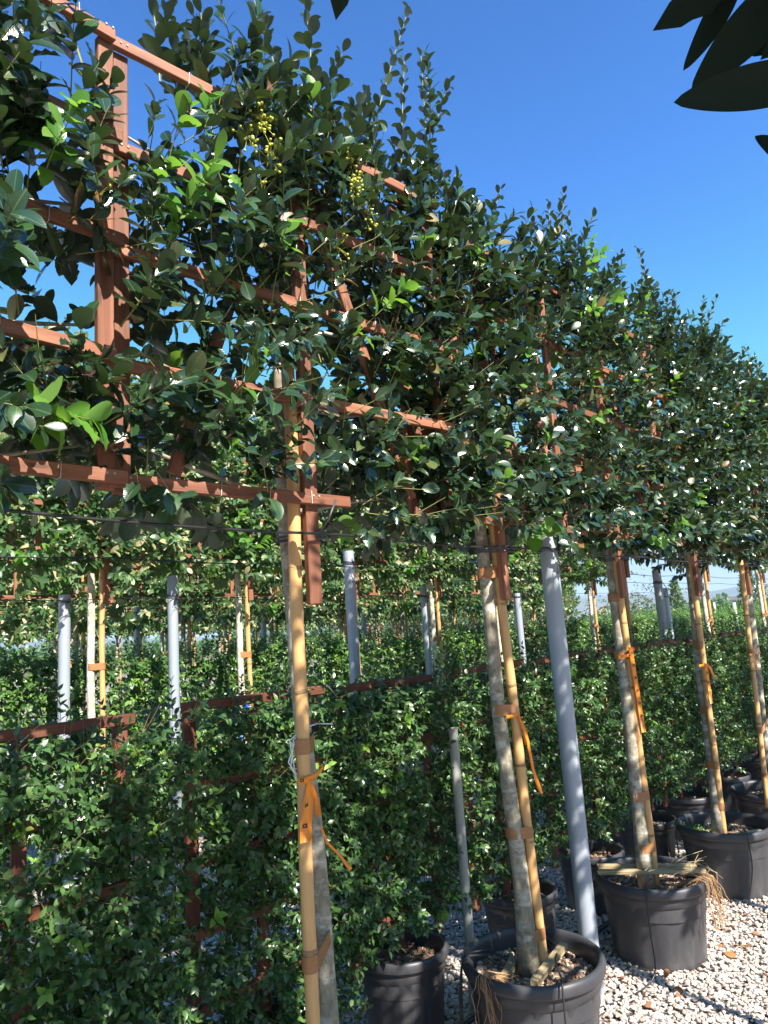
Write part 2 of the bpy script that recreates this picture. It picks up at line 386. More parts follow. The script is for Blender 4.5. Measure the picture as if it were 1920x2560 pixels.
# loose gravel stones where the camera sees them: geometry nodes, one uncountable mass
def gravel():
    b = MB(); b.v = [(.9, -.6, 0), (11, -.6, 0), (11, 4.6, 0), (.9, 4.6, 0)]; b.face((0, 1, 2, 3), False)
    o = b.build('gravel', M['pebble']); o.location = (0, 0, 0.004); o['kind'] = 'stuff'
    ng = bpy.data.node_groups.new('gravel_scatter', 'GeometryNodeTree')
    ng.interface.new_socket('Geometry', in_out='INPUT', socket_type='NodeSocketGeometry')
    ng.interface.new_socket('Geometry', in_out='OUTPUT', socket_type='NodeSocketGeometry')
    n = ng.nodes; l = ng.links
    gi = n.new('NodeGroupInput'); go = n.new('NodeGroupOutput')
    dist = n.new('GeometryNodeDistributePointsOnFaces'); dist.inputs['Density'].default_value = 3100; dist.inputs['Seed'].default_value = 3
    l.new(gi.outputs[0], dist.inputs['Mesh'])
    js = n.new('GeometryNodeJoinGeometry')
    for k in range(4):
        ico = n.new('GeometryNodeMeshIcoSphere'); ico.inputs['Radius'].default_value = 1.0; ico.inputs['Subdivisions'].default_value = 2
        sp = n.new('GeometryNodeSetPosition'); nz = n.new('ShaderNodeTexNoise'); nz.noise_dimensions = '4D'
        nz.inputs['W'].default_value = k * 7.3; nz.inputs['Scale'].default_value = .9; nz.inputs['Detail'].default_value = 1
        sub = n.new('ShaderNodeVectorMath'); sub.operation = 'SUBTRACT'; sub.inputs[1].default_value = (.5, .5, .5)
        sc = n.new('ShaderNodeVectorMath'); sc.operation = 'SCALE'; sc.inputs['Scale'].default_value = 1.7
        l.new(nz.outputs['Color'], sub.inputs[0]); l.new(sub.outputs[0], sc.inputs[0])
        l.new(ico.outputs['Mesh'], sp.inputs['Geometry']); l.new(sc.outputs[0], sp.inputs['Offset'])
        sm = n.new('GeometryNodeSetShadeSmooth'); l.new(sp.outputs[0], sm.inputs[0])
        mt = n.new('GeometryNodeSetMaterial'); mt.inputs['Material'].default_value = M['pebble']; l.new(sm.outputs[0], mt.inputs[0])
        g2i = n.new('GeometryNodeGeometryToInstance'); l.new(mt.outputs[0], g2i.inputs[0]); l.new(g2i.outputs[0], js.inputs[0])
    iop = n.new('GeometryNodeInstanceOnPoints'); iop.inputs['Pick Instance'].default_value = True
    l.new(dist.outputs['Points'], iop.inputs['Points']); l.new(js.outputs[0], iop.inputs['Instance'])
    rv = n.new('FunctionNodeRandomValue'); rv.data_type = 'FLOAT_VECTOR'; rv.inputs[0].default_value = (-.45, -.45, 0); rv.inputs[1].default_value = (.45, .45, 6.28)
    l.new(rv.outputs[0], iop.inputs['Rotation'])
    rs = n.new('FunctionNodeRandomValue'); rs.data_type = 'FLOAT_VECTOR'; rs.inputs[0].default_value = (.005, .0045, .003); rs.inputs[1].default_value = (.0155, .0105, .0075)
    rs.inputs['Seed'].default_value = 9
    l.new(rs.outputs[0], iop.inputs['Scale'])
    pos = n.new('GeometryNodeSetPosition'); ro = n.new('FunctionNodeRandomValue'); ro.data_type = 'FLOAT_VECTOR'
    ro.inputs[0].default_value = (0, 0, -.001); ro.inputs[1].default_value = (0, 0, .010)
    l.new(dist.outputs['Points'], pos.inputs['Geometry']); l.new(ro.outputs[0], pos.inputs['Offset']); l.new(pos.outputs[0], iop.inputs['Points'])
    l.new(iop.outputs[0], go.inputs[0])
    md = o.modifiers.new('scatter', 'NODES'); md.node_group = ng
    return o
gravel()

# ------------------------------------------------------------------ leaves
def leaf_template(kind):
    """verts (x across, y along, z up), faces, uv; unit length"""
    if kind == 'holly':   T = [0, .10, .25, .42, .6, .78, .92, 1.0]; Wd = [.02, .10, .19, .255, .285, .255, .15, 0]; fold, curl, wave = .18, .10, .0
    elif kind == 'curled': T = [0, .10, .25, .42, .6, .78, .92, 1.0]; Wd = [.02, .12, .21, .26, .27, .22, .12, 0]; fold, curl, wave = .38, .34, .0
    elif kind == 'fine':   T = [i / 22 for i in range(23)]; Wd = [.012 + .275 * math.sin(math.pi * t ** .85) ** .75 * (.75 + .25 * t) if t < 1 else 0 for t in T]; fold, curl, wave = .2, .28, 0
    elif kind == 'spiny': T = [0, .12, .22, .34, .48, .60, .72, .84, 1.0]; Wd = [.02, .17, .18, .28, .235, .28, .20, .18, 0]; fold, curl, wave = .25, .30, .05
    elif kind == 'small': T = [0, .15, .4, .68, 1.0]; Wd = [.03, .20, .27, .18, 0]; fold, curl, wave = .25, .22, 0
    elif kind == 'mid':   T = [0, .2, .5, .8, 1.0]; Wd = [.03, .2, .28, .20, 0]; fold, curl, wave = .25, .22, 0
    else:                 T = [0, .45, 1.0]; Wd = [.03, .26, 0]; fold, curl, wave = .25, .2, 0
    v = []; uv = []
    for i, (t, w) in enumerate(zip(T, Wd)):
        zc = .04 - curl * t * t
        ed = fold * w + (wave if (wave and i % 2) else 0)
        v += [(-w, t, zc + ed), (0, t, zc), (w, t, zc + ed)]
        uv += [(.5 - w * 2, t), (.5, t), (.5 + w * 2, t)]
    f = []
    for i in range(len(T) - 1):
        a = i * 3; b = a + 3
        if i == len(T) - 2: f += [(a, a + 1, b + 1), (a + 1, a + 2, b + 1)]
        else: f += [(a, a + 1, b + 1, b), (a + 1, a + 2, b + 2, b + 1)]
    keep = list(range(len(v)));
    # last station: only the mid vertex is used
    keep.remove(len(v) - 3); keep.remove(len(v) - 1); re = {k: i for i, k in enumerate(keep)}
    return np.array([v[k] for k in keep]), [tuple(re[i] for i in ff) for ff in f], np.array([uv[k] for k in keep])
TPL = {k: leaf_template(k) for k in ('holly', 'curled', 'fine', 'spiny', 'small', 'mid', 'far')}

class Leaves:
    """collects leaves: position, direction, upper side normal, length, shape, material"""
    def __init__(s): s.P = []; s.D = []; s.Nn = []; s.S = []; s.K = []; s.C = []; s.W = []
    def add(s, p, d, n, size, kind, cls, wide=1.0):
        s.P.append(p); s.D.append(d); s.Nn.append(n); s.S.append(size); s.K.append(kind); s.C.append(cls); s.W.append(wide)
    def arrays(s):
        P = np.array(s.P); D = np.array(s.D); D /= np.linalg.norm(D, axis=1, keepdims=True) + 1e-9
        Z = np.array(s.Nn) + 1e-6; Z = Z - D * (Z * D).sum(1, keepdims=True); Z /= np.linalg.norm(Z, axis=1, keepdims=True) + 1e-9
        X = np.cross(D, Z); return P, X, D, Z, np.array(s.S), np.array(s.K), np.array(s.C), np.array(s.W)

def merge_leaves(name, A, idx, mats):
    P, X, D, Z, S, K, C, Wd = A
    Vs = []; L = []; st = []; UV = []; MI = []; vo = 0; lo = 0
    for kind in sorted(set(K[idx])):
        tv, tf, tuv = TPL[kind]; ii = [i for i in idx if K[i] == kind]; ii = np.array(ii); n = len(ii)
        v = (P[ii, None, :] + S[ii, None, None] * (tv[None, :, 0:1] * Wd[ii, None, None] * X[ii, None, :] + tv[None, :, 1:2] * D[ii, None, :] + tv[None, :, 2:3] * Z[ii, None, :]))
        Vs.append(v.reshape(-1, 3)); nv = len(tv)
        fl = np.array([i for f in tf for i in f]); ls = np.cumsum([0] + [len(f) for f in tf])[:-1]; nl = len(fl)
        L.append((fl[None, :] + (np.arange(n) * nv)[:, None] + vo).ravel()); st.append((ls[None, :] + (np.arange(n) * nl)[:, None] + lo).ravel())
        UV.append(np.tile(tuv[fl], (n, 1))); MI.append(np.repeat(C[ii], len(tf)))
        vo += n * nv; lo += n * nl
    return raw_mesh(name, np.concatenate(Vs), np.concatenate(L), np.concatenate(st), mats, np.concatenate(UV), np.concatenate(MI))

LEAF_MESH = {}
def leaf_mesh(kind, mat, wide):
    key = (kind, mat.name, round(wide, 1))
    if key not in LEAF_MESH:
        tv, tf, tuv = TPL[kind]; fl = np.array([i for f in tf for i in f]); ls = np.cumsum([0] + [len(f) for f in tf])[:-1]
        LEAF_MESH[key] = raw_mesh('leaf', tv * np.array([key[2], 1, 1]), fl, ls, [mat], tuv[fl], None)
    return LEAF_MESH[key]

def emit_leaves(lv, root, origin, mats, n_obj, fol_name='foliage'):
    """the leaves that show largest become objects of their own, the rest one joined part"""
    A = lv.arrays(); P, X, D, Z, S, K, C, Wd = A
    n = len(P); score = np.zeros(n); o = np.array(origin)
    if n_obj:
        for i in range(n):
            q = proj(P[i] + o)
            if q and -.02 < q[0] < 1.02 and -.02 < q[1] < 1.02:
                score[i] = S[i] / q[2] * (1.0 + .9 * (-(P[i][1])) ) * abs(np.dot(Z[i], nrm(np.array((0, 0, 1.6)) - o - P[i])))
        top = [i for i in np.argsort(-score)[:n_obj] if score[i] > 0]
    else: top = []
    ts = set(int(i) for i in top)
    rest = [i for i in range(n) if i not in ts]
    fo = link(fol_name, merge_leaves(fol_name, A, rest, mats), root); fo['kind'] = 'stuff'
    for i in top:
        s = S[i]; lo = link('leaf', leaf_mesh(K[i], mats[C[i]], Wd[i]), root)
        x, d, z, p = X[i], D[i], Z[i], P[i]
        lo.matrix_local = Matrix(((x[0] * s, d[0] * s, z[0] * s, p[0]), (x[1] * s, d[1] * s, z[1] * s, p[1]), (x[2] * s, d[2] * s, z[2] * s, p[2]), (0, 0, 0, 1)))
    return fo

UPV = np.array([0, 0, 1.0])
def twig(lv, tw, base, d, L, n, size, rng, kinds=('holly',), cls=0, droop=.25, opposite=False, t0=.15, taper=.6, open0=70, open1=22, upn=.7, rad=.0022, bend=.15, fwd=0.0):
    base = np.asarray(base, float); d = nrm(d)
    a = UPV if abs(d[2]) < .9 else np.array([1.0, 0, 0]); u = nrm(np.cross(d, a)); v = np.cross(d, u)
    bd = nrm(rng.normal(size=3)) * bend * L + UPV * bend * .4 * L
    def pt(t): return base + d * L * t + bd * t * t
    ph = rng.uniform(0, 6.28)
    for i in range(n):
        t = t0 + (1 - t0) * (i + 1) / n
        if opposite:
            k = i // 2; ang = ph + (i % 2) * math.pi + k * math.pi / 2 * .9; t = t0 + (1 - t0) * (k * 2 + 2) / n
        else: ang = ph + i * 2.4
        th = R_(open0 + (open1 - open0) * t + rng.normal() * 9)
        radl = math.cos(ang) * u + math.sin(ang) * v
        dl = nrm(d * math.cos(th) + radl * math.sin(th) + np.array([0, 0, -droop * rng.uniform(.3, 1.3)]))
        nn = nrm(d - dl * np.dot(d, dl)) + UPV * upn + np.array([0, -fwd, 0]) + rng.normal(size=3) * .28
        sz = size * (1 - (1 - taper) * t) * rng.uniform(.8, 1.15)
        lv.add(pt(t) + radl * .002, dl, nn, sz, kinds[rng.integers(len(kinds))], cls, rng.uniform(.85, 1.2))
    if tw is not None: tw.tube([pt(0), pt(.5), pt(1)], [rad, rad * .8, rad * .45], 3, False)

def crown(rng, nt, x0, x1, z0, z1, size, kinds, young=.04, thick=.1, shoots=(), auto_shoots=10, reject=None, mix=None, tlen=(.12, .28), leaves=10, under=.35):
    """leaves and twigs of one trained flat crown, local to the tree's foot"""
    lv = Leaves(); tw = MB()
    for i in range(nt):
        x = rng.uniform(x0 + .05, x1 - .05); z = rng.uniform(z0 + .04, z1 - .04)
        if reject and reject(x, z) and rng.random() < .93: continue
        side = -1 if rng.random() < .62 else 1
        hf = (z - z0) / (z1 - z0); up = rng.uniform(-.35 + .6 * hf, .7 + 1.3 * hf)
        d = np.array([rng.normal() * .55, side * rng.uniform(.35, 1.0), up])
        L = rng.uniform(*tlen); cls = 1 if rng.random() < young else 0
        b = np.array([x, side * rng.uniform(0, thick), z])
        e = b + nrm(d) * L
        if e[0] < x0 - .03 or e[0] > x1 + .03: d[0] *= -1
        if reject and reject(e[0], e[2]) and rng.random() < .9: continue
        nl = int(leaves * L / .2 * rng.uniform(.8, 1.2)) + 2
        twig(lv, tw, b, d, L, nl, size * rng.uniform(.8, 1.15) * (1.1 if cls else 1), rng, kinds, cls, droop=.42 - .42 * hf, taper=.72, open0=72, open1=28, upn=.7 - .35 * hf, fwd=under)
    for k in range(auto_shoots):
        x = rng.uniform(x0 + .05, x1 - .05); L = rng.uniform(.14, .42)
        shoots = list(shoots) + [(x, rng.uniform(-.06, .06), z1 - .1, x + rng.normal() * .06, z1 - .1 + L)]
    for (xa, ya, za, xb, zb) in shoots:
        d = np.array([xb - xa, rng.normal() * .06, zb - za]); L = np.linalg.norm(d)
        n = int(L / .0165); kd = ('holly', 'holly', 'curled') if kinds[0] in ('holly', 'spiny') else kinds
        twig(lv, tw, (xa, ya, za), d, L, n, size * rng.uniform(.82, 1.0), rng, kd, 0, droop=-.08, taper=.6, open0=60, open1=30, upn=.15, rad=.0042, bend=.14, t0=.05)
        for _ in range(rng.integers(0, 3)):
            k = rng.uniform(.1, .6); p = np.array([xa, ya, za]) + d * k; d2 = nrm(nrm(d) + rng.normal(size=3) * .38); L2 = L * rng.uniform(.28, .55)
            twig(lv, tw, p, d2, L2, int(L2 / .017) + 3, size * rng.uniform(.75, .95), rng, kd, 1 if rng.random() < .06 else 0, droop=-.05, taper=.6, open0=66, open1=32, upn=.2, rad=.003, bend=.18)
    return lv, tw

def clear_rails(lv, rng, zs, cxs, yfront, keep):
    """the gardener ties growth behind the rails: thin out the leaves that hang right in front of them"""
    out = Leaves()
    for i in range(len(lv.P)):
        p = lv.P[i] + lv.D[i] / np.linalg.norm(lv.D[i]) * lv.S[i] * .5
        hit = p[1] < yfront and (any(abs(p[2] - z) < .036 for z in zs) or any(abs(p[0] - c) < .03 for c in cxs))
        if hit and rng.random() > (keep if any(abs(p[2] - z) < .036 for z in zs) else .5 + keep / 2): continue
        out.add(lv.P[i], lv.D[i], lv.Nn[i], lv.S[i], lv.K[i], lv.C[i], lv.W[i])
    return out

def wavy(p0, p1, rng, n=8, amp=.006):
    p0 = np.array(p0, float); p1 = np.array(p1, float); out = []
    a, b = rng.uniform(0, 6.28, 2)
    for i in range(n + 1):
        t = i / n; out.append(p0 + (p1 - p0) * t + np.array([math.sin(a + t * 7) * amp, math.sin(b + t * 6) * amp, 0]) * math.sin(math.pi * min(1, t * 1.2)) )
    return out

def make_trunk(root, rng, p0, p1, top, r0=.03, r1=.022, mat='bark'):
    pts = wavy(p0, p1, rng, 10, .007)
    flare = [1.35, 1.1] + [1.0] * 9
    mb = MB(); ex = [np.array([p1[0], p1[1], p1[2] + (top - p1[2]) * t]) + np.array([rng.normal() * .01, .01, 0]) for t in (.33, .66, 1.0)]
    rr = [(r0 + (r1 - r0) * i / 10) * flare[i] for i in range(11)] + [r1 * .8, r1 * .55, r1 * .3]
    mb.tube(pts + ex, rr, 12); trk = mb.build('trunk', M[mat], root)
    for k in range(4):
        for s in (-1, 1):
            z = p1[2] + .02 + .31 * k + rng.uniform(-.04, .04); q = [(p1[0], p1[1] + .012, z)]
            for t in (.25, .6, 1.0): q.append((p1[0] + s * .5 * t, p1[1] + .015 + rng.normal() * .012, z + .10 * t + rng.normal() * .012))
            b = MB(); b.tube(q, [r1 * .42, r1 * .36, r1 * .28, r1 * .16], 6); b.build('branch', M['bark'], trk)

def berries(root, c, rng, n=26, sx=.035, sz=.06):
    b = MB(); ico = bmesh.new(); bmesh.ops.create_icosphere(ico, subdivisions=1, radius=1)
    vv = [v.co.copy() for v in ico.verts]; ff = [tuple(v.index for v in f.verts) for f in ico.faces]; ico.free()
    for i in range(n):
        p = np.array(c) + rng.normal(size=3) * np.array([sx, .018, sz]) * .6; r = rng.uniform(.0042, .0066); k = len(b.v)
        b.tube([p, (p + np.array(c)) / 2 + (0, .01, .004), np.array(c) + (0, .03, sz * .3)], .0008, 3, False); k = len(b.v)
        for v in vv: b.v.append((p[0] + v.x * r, p[1] + v.y * r, p[2] + v.z * r))
        for f in ff: b.face(tuple(k + j for j in f))
    b.build('berry_cluster', M['berry'], root)

# ------------------------------------------------------------------ trellis, cane, pot
def make_trellis(root, rng, xl, xr, zs, cx, post_bot, y=-.03, mat='wood', fan=True, short=None):
    m = M[mat]; h = .034; top = zs[-1]; rails = {}
    for i, z in enumerate(zs):
        dz = rng.uniform(-.006, .006); e = rng.uniform(-.004, .03, 2)
        rails[z] = board('rail', (xl - e[0] + .02 * (i % 2), y - .012, z + dz), (xr + e[1] if not (short and i == 0) else short, y - .012, z + rng.uniform(-.012, .012)), .02, h, m, root, rng=random)
    zt = top - .02
    board('post', (xl + .02, y + .011, zs[0] - .03), (xl + .02, y + .011, zt + .01), .042, .022, m, root, up=(0, 1, 0))
    board('post', (xr - .02, y + .011, zs[0] - .03), (xr - .02, y + .011, zt), .042, .022, m, root, up=(0, 1, 0))
    board('post', (cx, y + .012, post_bot), (cx, y + .012, zt), .045, .024, m, root, up=(0, 1, 0))
    if fan:
        board('brace', (cx - .03, y + .036, top - .03), (xl + .17, y + .036, zs[0] + .04), .038, .02, m, root, up=(0, 1, 0))
        board('brace', (cx + .03, y + .036, top - .03), (xr - .17, y + .036, zs[0] + .04), .038, .02, m, root, up=(0, 1, 0))
    for z in zs:                         # screw heads at the joints
        for x in (xl + .012, xl + .03, cx - .01, cx + .01, xr - .03, xr - .012):
            if short and z == zs[0] and x > short: continue
            b = MB(); b.tube([(x, y - .0245, z + .006), (x, y - .0215, z + .006)], .0032, 6); q = b.build('screw', M['galv_old'], rails[z]); q.matrix_parent_inverse = rails[z].matrix_basis.inverted()
    for z in zs:                         # thin clear ties round the rails
        for k in range(3):
            x = rng.uniform(xl + .1, (short if short and z == zs[0] else xr) - .1)
            b = MB(); r = []
            for a, c in ((-.0125, -.019), (.0125, -.019), (.0125, .019), (-.0125, .019), (-.0125, -.019)): r.append((x + rng.normal() * .001, y - .012 + a, z + c))
            b.tube(r, .0012, 4, False); tie_ = b.build('tie', M['staple'], rails[z]); tie_.matrix_parent_inverse = rails[z].matrix_basis.inverted()

def make_cane(root, rng, p0, p1, r=.022, step=.3):
    p0 = np.array(p0, float); p1 = np.array(p1, float); L = np.linalg.norm(p1 - p0); n = int(L / .06)
    pts = [p0 + (p1 - p0) * i / n + np.array([math.sin(i * .5 + p0[0] * 9) * .0025, 0, 0]) for i in range(n + 1)]
    b = MB(); b.tube(pts, [r * (1 + rng.uniform(-.03, .03)) for _ in pts], 12); stem = b.build('cane_stem', M['bamboo'], root)
    z = rng.uniform(.1, .25)
    while z < L - .03:
        c = p0 + (p1 - p0) * z / L; b = MB(); t = nrm(p1 - p0)
        b.tube([c - t * .006, c - t * .003, c, c + t * .003, c + t * .006], [r * 1.02, r * 1.10, r * 1.05, r * 1.14, r * 1.02], 12, False)
        b.build('node_ring', M['bamboo_node'], stem); z += step * rng.uniform(.85, 1.15)

def hull2(c1, r1, c2, r2, off=.001):
    pts = []
    for c, r in ((c1, r1), (c2, r2)):
        for k in range(26): a = 2 * math.pi * k / 26; pts.append((c[0] + (r + off) * math.cos(a), c[1] + (r + off) * math.sin(a)))
    pts = sorted(set(pts))
    def half(P):
        h = []
        for p in P:
            while len(h) >= 2 and (h[-1][0] - h[-2][0]) * (p[1] - h[-2][1]) - (h[-1][1] - h[-2][1]) * (p[0] - h[-2][0]) <= 0: h.pop()
            h.append(p)
        return h
    a = half(pts); b = half(pts[::-1]); return a[:-1] + b[:-1]

def band(root, name, c1, r1, c2, r2, z, h, mat, tilt=0.0, off=.0015, layers=1):
    H = hull2(c1, r1, c2, r2, off); mx = sum(p[0] for p in H) / len(H)
    b = MB(); n = len(H)
    for l in range(layers):
        k0 = len(b.v); o = l * .0012; zz = z + (l * .35 - .2) * h * (layers > 1)
        cxy = np.array([mx, sum(p[1] for p in H) / n])
        for hh in (0, h):
            for p in H:
                q = cxy + (np.array(p) - cxy) * (1 + o * 20); b.v.append((q[0], q[1], zz + hh - h / 2 + tilt * (p[0] - mx)))
        for k in range(n): b.face((k0 + k, k0 + (k + 1) % n, k0 + n + (k + 1) % n, k0 + n + k), False)
        # inner lip gives the band thickness
        k1 = len(b.v)
        for hh in (0, h):
            for p in H:
                q = cxy + (np.array(p) - cxy) * (1 + o * 20 - .02); b.v.append((q[0], q[1], zz + hh - h / 2 + tilt * (p[0] - mx)))
        for k in range(n):
            b.face((k0 + n + k, k0 + n + (k + 1) % n, k1 + n + (k + 1) % n, k1 + n + k), False); b.face((k0 + k, k1 + k, k1 + (k + 1) % n, k0 + (k + 1) % n), False)
    return b.build(name, mat, root)

def make_pot(x, y, label, r=.26, h=.37, group='black pots of the front row', n_chips=500, seed=1, rot=0, cat='pot', name='plastic_pot'):
    t = thing(name, (x, y, 0), label, cat, group); rng = np.random.default_rng(seed)
    rb = r * .79; q = r / .26
    def fr(i, a, rr, z):
        if .012 < z < h * .76: return rr * (1 - .022 * (1 if (math.cos(a * 12 + rot) > .25) else 0) - .006 * math.cos(a * 24 + rot) + .006 * math.sin(a * 2 + rot * 3))
        return rr
    prof = [(rb * .96, 0), (rb, .008)]
    for k in range(1, 8): prof.append((rb + (r * .895 - rb) * k / 8, h * .76 * k / 8))
    prof += [(r * .895, h * .755), (r * .93, h * .775), (r * .935, h * .86), (r * .935, h * .93)]
    mb = MB(); mb.lathe(prof, 96, fr)
    inner = [(r * .90, h * .93), (r * .89, h * .6)]; mb.lathe(inner[::-1], 96)
    body = mb.build('pot_body', M['pot'], t)
    rim = [(r * .90, h * .895), (r * .96, h * .880), (r * 1.0, h * .885), (r * 1.015, h * .905), (r * 1.015, h * .96), (r * 1.0, h * .99), (r * .97, h * 1.005), (r * .94, h), (r * .915, h * .985), (r * .90, h * .95), (r * .90, h * .895)]
    mb = MB(); mb.lathe(rim, 72); mb.build('rim', M['pot'], body)
    mb = MB(); zs = h * .80; pr = [(r * .893, zs - .004), (r * .7, zs), (r * .4, zs + .006), (.02, zs + .012)]; mb.lathe(pr, 40)
    mb.face(tuple(40 * 3 + k for k in range(40))); so_ = mb.build('soil', M['soil'], t)
    if n_chips:
        b = MB(); bmv = [(-1, -1, -1), (1, -1, -1), (1, 1, -1), (-1, 1, -1), (-.6, -.6, 1), (.7, -.5, 1), (.5, .7, 1), (-.7, .5, 1)]
        bf = [(3, 2, 1, 0), (4, 5, 6, 7), (0, 1, 5, 4), (1, 2, 6, 5), (2, 3, 7, 6), (3, 0, 4, 7)]
        for i in range(n_chips):
            a = rng.uniform(0, 6.28); rr = r * .87 * math.sqrt(rng.random()); s = rng.uniform(.004, .009) * np.array([rng.uniform(.7, 1.9), rng.uniform(.6, 1), rng.uniform(.25, .7)])
            Rm = Matrix.Rotation(rng.uniform(0, 6.28), 3, 'Z') @ Matrix.Rotation(rng.normal() * .4, 3, 'X')
            k = len(b.v); z = zs + .008 * (1 - rr / r) + rng.uniform(.001, .007)
            for v in bmv: w = Rm @ Vector((v[0] * s[0], v[1] * s[1], v[2] * s[2])); b.v.append((w.x + rr * math.cos(a), w.y + rr * math.sin(a), w.z + z))
            for f in bf: b.face(tuple(k + j for j in f), False)
        c = b.build('bark_chips', M['chips'], t); c['kind'] = 'stuff'
    return t

ORD = ['nearest', 'second', 'third', 'fourth', 'fifth', 'sixth', 'seventh', 'eighth', 'ninth', 'tenth', 'eleventh', 'twelfth', 'thirteenth', 'fourteenth', 'fifteenth', 'sixteenth', 'seventeenth', 'eighteenth']
YR = 1.68
ZS = [2.03, 2.345, 2.66, 2.975, 3.285]
HM = [M['holly'], M['holly_young']]

# front row: (trunk foot x, trunk top x, trellis left, trellis right, centre post x, cane foot, cane top)
FR = [
 dict(x=.27, tf=(.28, .02), tt=(.27, .02), xl=-.30, xr=.85, cx=.30, c0=(.25, -.04), c1=(.27, -.04)),
 dict(x=1.46, tf=(1.495, .045), tt=(1.405, .03), xl=.875, xr=2.16, cx=1.50, c0=(1.42, -.035), c1=(1.445, -.035)),
 dict(x=2.53, tf=(2.50, .0), tt=(2.435, .0), xl=2.0, xr=3.04, cx=2.575, c0=(2.60, -.01), c1=(2.51, -.02)),
 dict(x=3.63, tf=(3.575, .0), tt=(3.59, .0), xl=3.12, xr=4.42, cx=3.70, c0=(3.68, -.01), c1=(3.655, -.02)),
 dict(x=4.70, tf=(4.60, .0), tt=(4.71, .0), xl=4.46, xr=5.40, cx=4.80, c0=(4.68, -.01), c1=(4.77, -.02)),
 dict(x=5.75, tf=(5.67, .0), tt=(5.84, .0), xl=5.43, xr=6.35, cx=5.86, c0=(5.56, -.03), c1=(5.80, -.03)),
 dict(x=6.85, tf=(6.85, .0), tt=(6.85, .0), xl=6.40, xr=7.45, cx=6.9, c0=(6.75, -.02), c1=(6.82, -.02)),
 dict(x=7.95, tf=(7.95, .0), tt=(7.95, .0), xl=7.5, xr=8.5, cx=8.0, c0=(7.86, -.02), c1=(7.92, -.02)),
]
SH = {0: [(-.1, 0, 3.2, -.2, 3.8), (.3, 0, 3.2, .36, 3.7)],
      1: [(1.0, 0, 3.25, 1.0, 3.52), (1.08, .03, 3.2, 1.07, 3.50), (1.28, 0, 3.22, 1.35, 3.66), (1.52, 0, 3.3, 1.50, 3.95), (1.58, -.02, 3.32, 1.64, 4.03), (1.75, 0, 3.25, 1.85, 3.72), (1.85, 0, 3.3, 2.02, 4.03), (1.98, 0, 3.3, 2.10, 3.72), (2.1, .02, 3.3, 2.22, 3.96), (2.2, -.02, 3.35, 2.40, 4.05), (2.2, -.02, 3.2, 2.34, 3.62)],
      2: [(2.45, 0, 3.25, 2.58, 3.72), (2.6, 0, 3.2, 2.72, 3.55), (3.0, 0, 3.2, 3.0, 3.6)],
      3: [(3.3, 0, 3.3, 3.32, 3.78), (3.4, 0, 3.3, 3.45, 3.86), (3.6, 0, 3.3, 3.62, 3.80), (3.8, 0, 3.3, 3.97, 3.88), (4.1, 0, 3.2, 4.15, 3.7)],
      4: [(4.7, 0, 3.3, 4.86, 4.10), (4.9, 0, 3.3, 5.0, 3.85), (5.2, 0, 3.2, 5.25, 3.8)],
      5: [(5.4, 0, 3.3, 5.48, 4.0), (5.8, 0, 3.3, 5.9, 3.8), (6.1, 0, 3.3, 6.16, 3.9)],
      6: [(6.8, 0, 3.2, 6.9, 3.8), (7.05, 0, 3.2, 7.1, 3.85)], 7: []}
TXT = ['largest and nearest pleached holly at the left edge of the picture', 'pleached holly with berries and tall top shoots behind the thick bamboo cane', 'pleached holly standing in the large pot with two short wood offcuts on its soil',
       'pleached holly standing in the pot with long crossed slats on its soil', 'pleached holly in the pot with green weeds beside its trunk', 'pleached holly in the pot cut by the right edge, its cane left of its trunk',
       'pleached holly beyond the last visible pot, only its upper crown in the frame', 'farthest pleached holly of the front row, a strip of crown at the right edge']
TSH = ['the leftmost front holly', 'the holly with the thick bamboo cane', 'the holly in the nearest pot', 'the holly over the crossed slats', 'the holly in the pot with weeds', 'the holly at the right edge', 'the sixth stem along the front row', 'the farthest front holly']
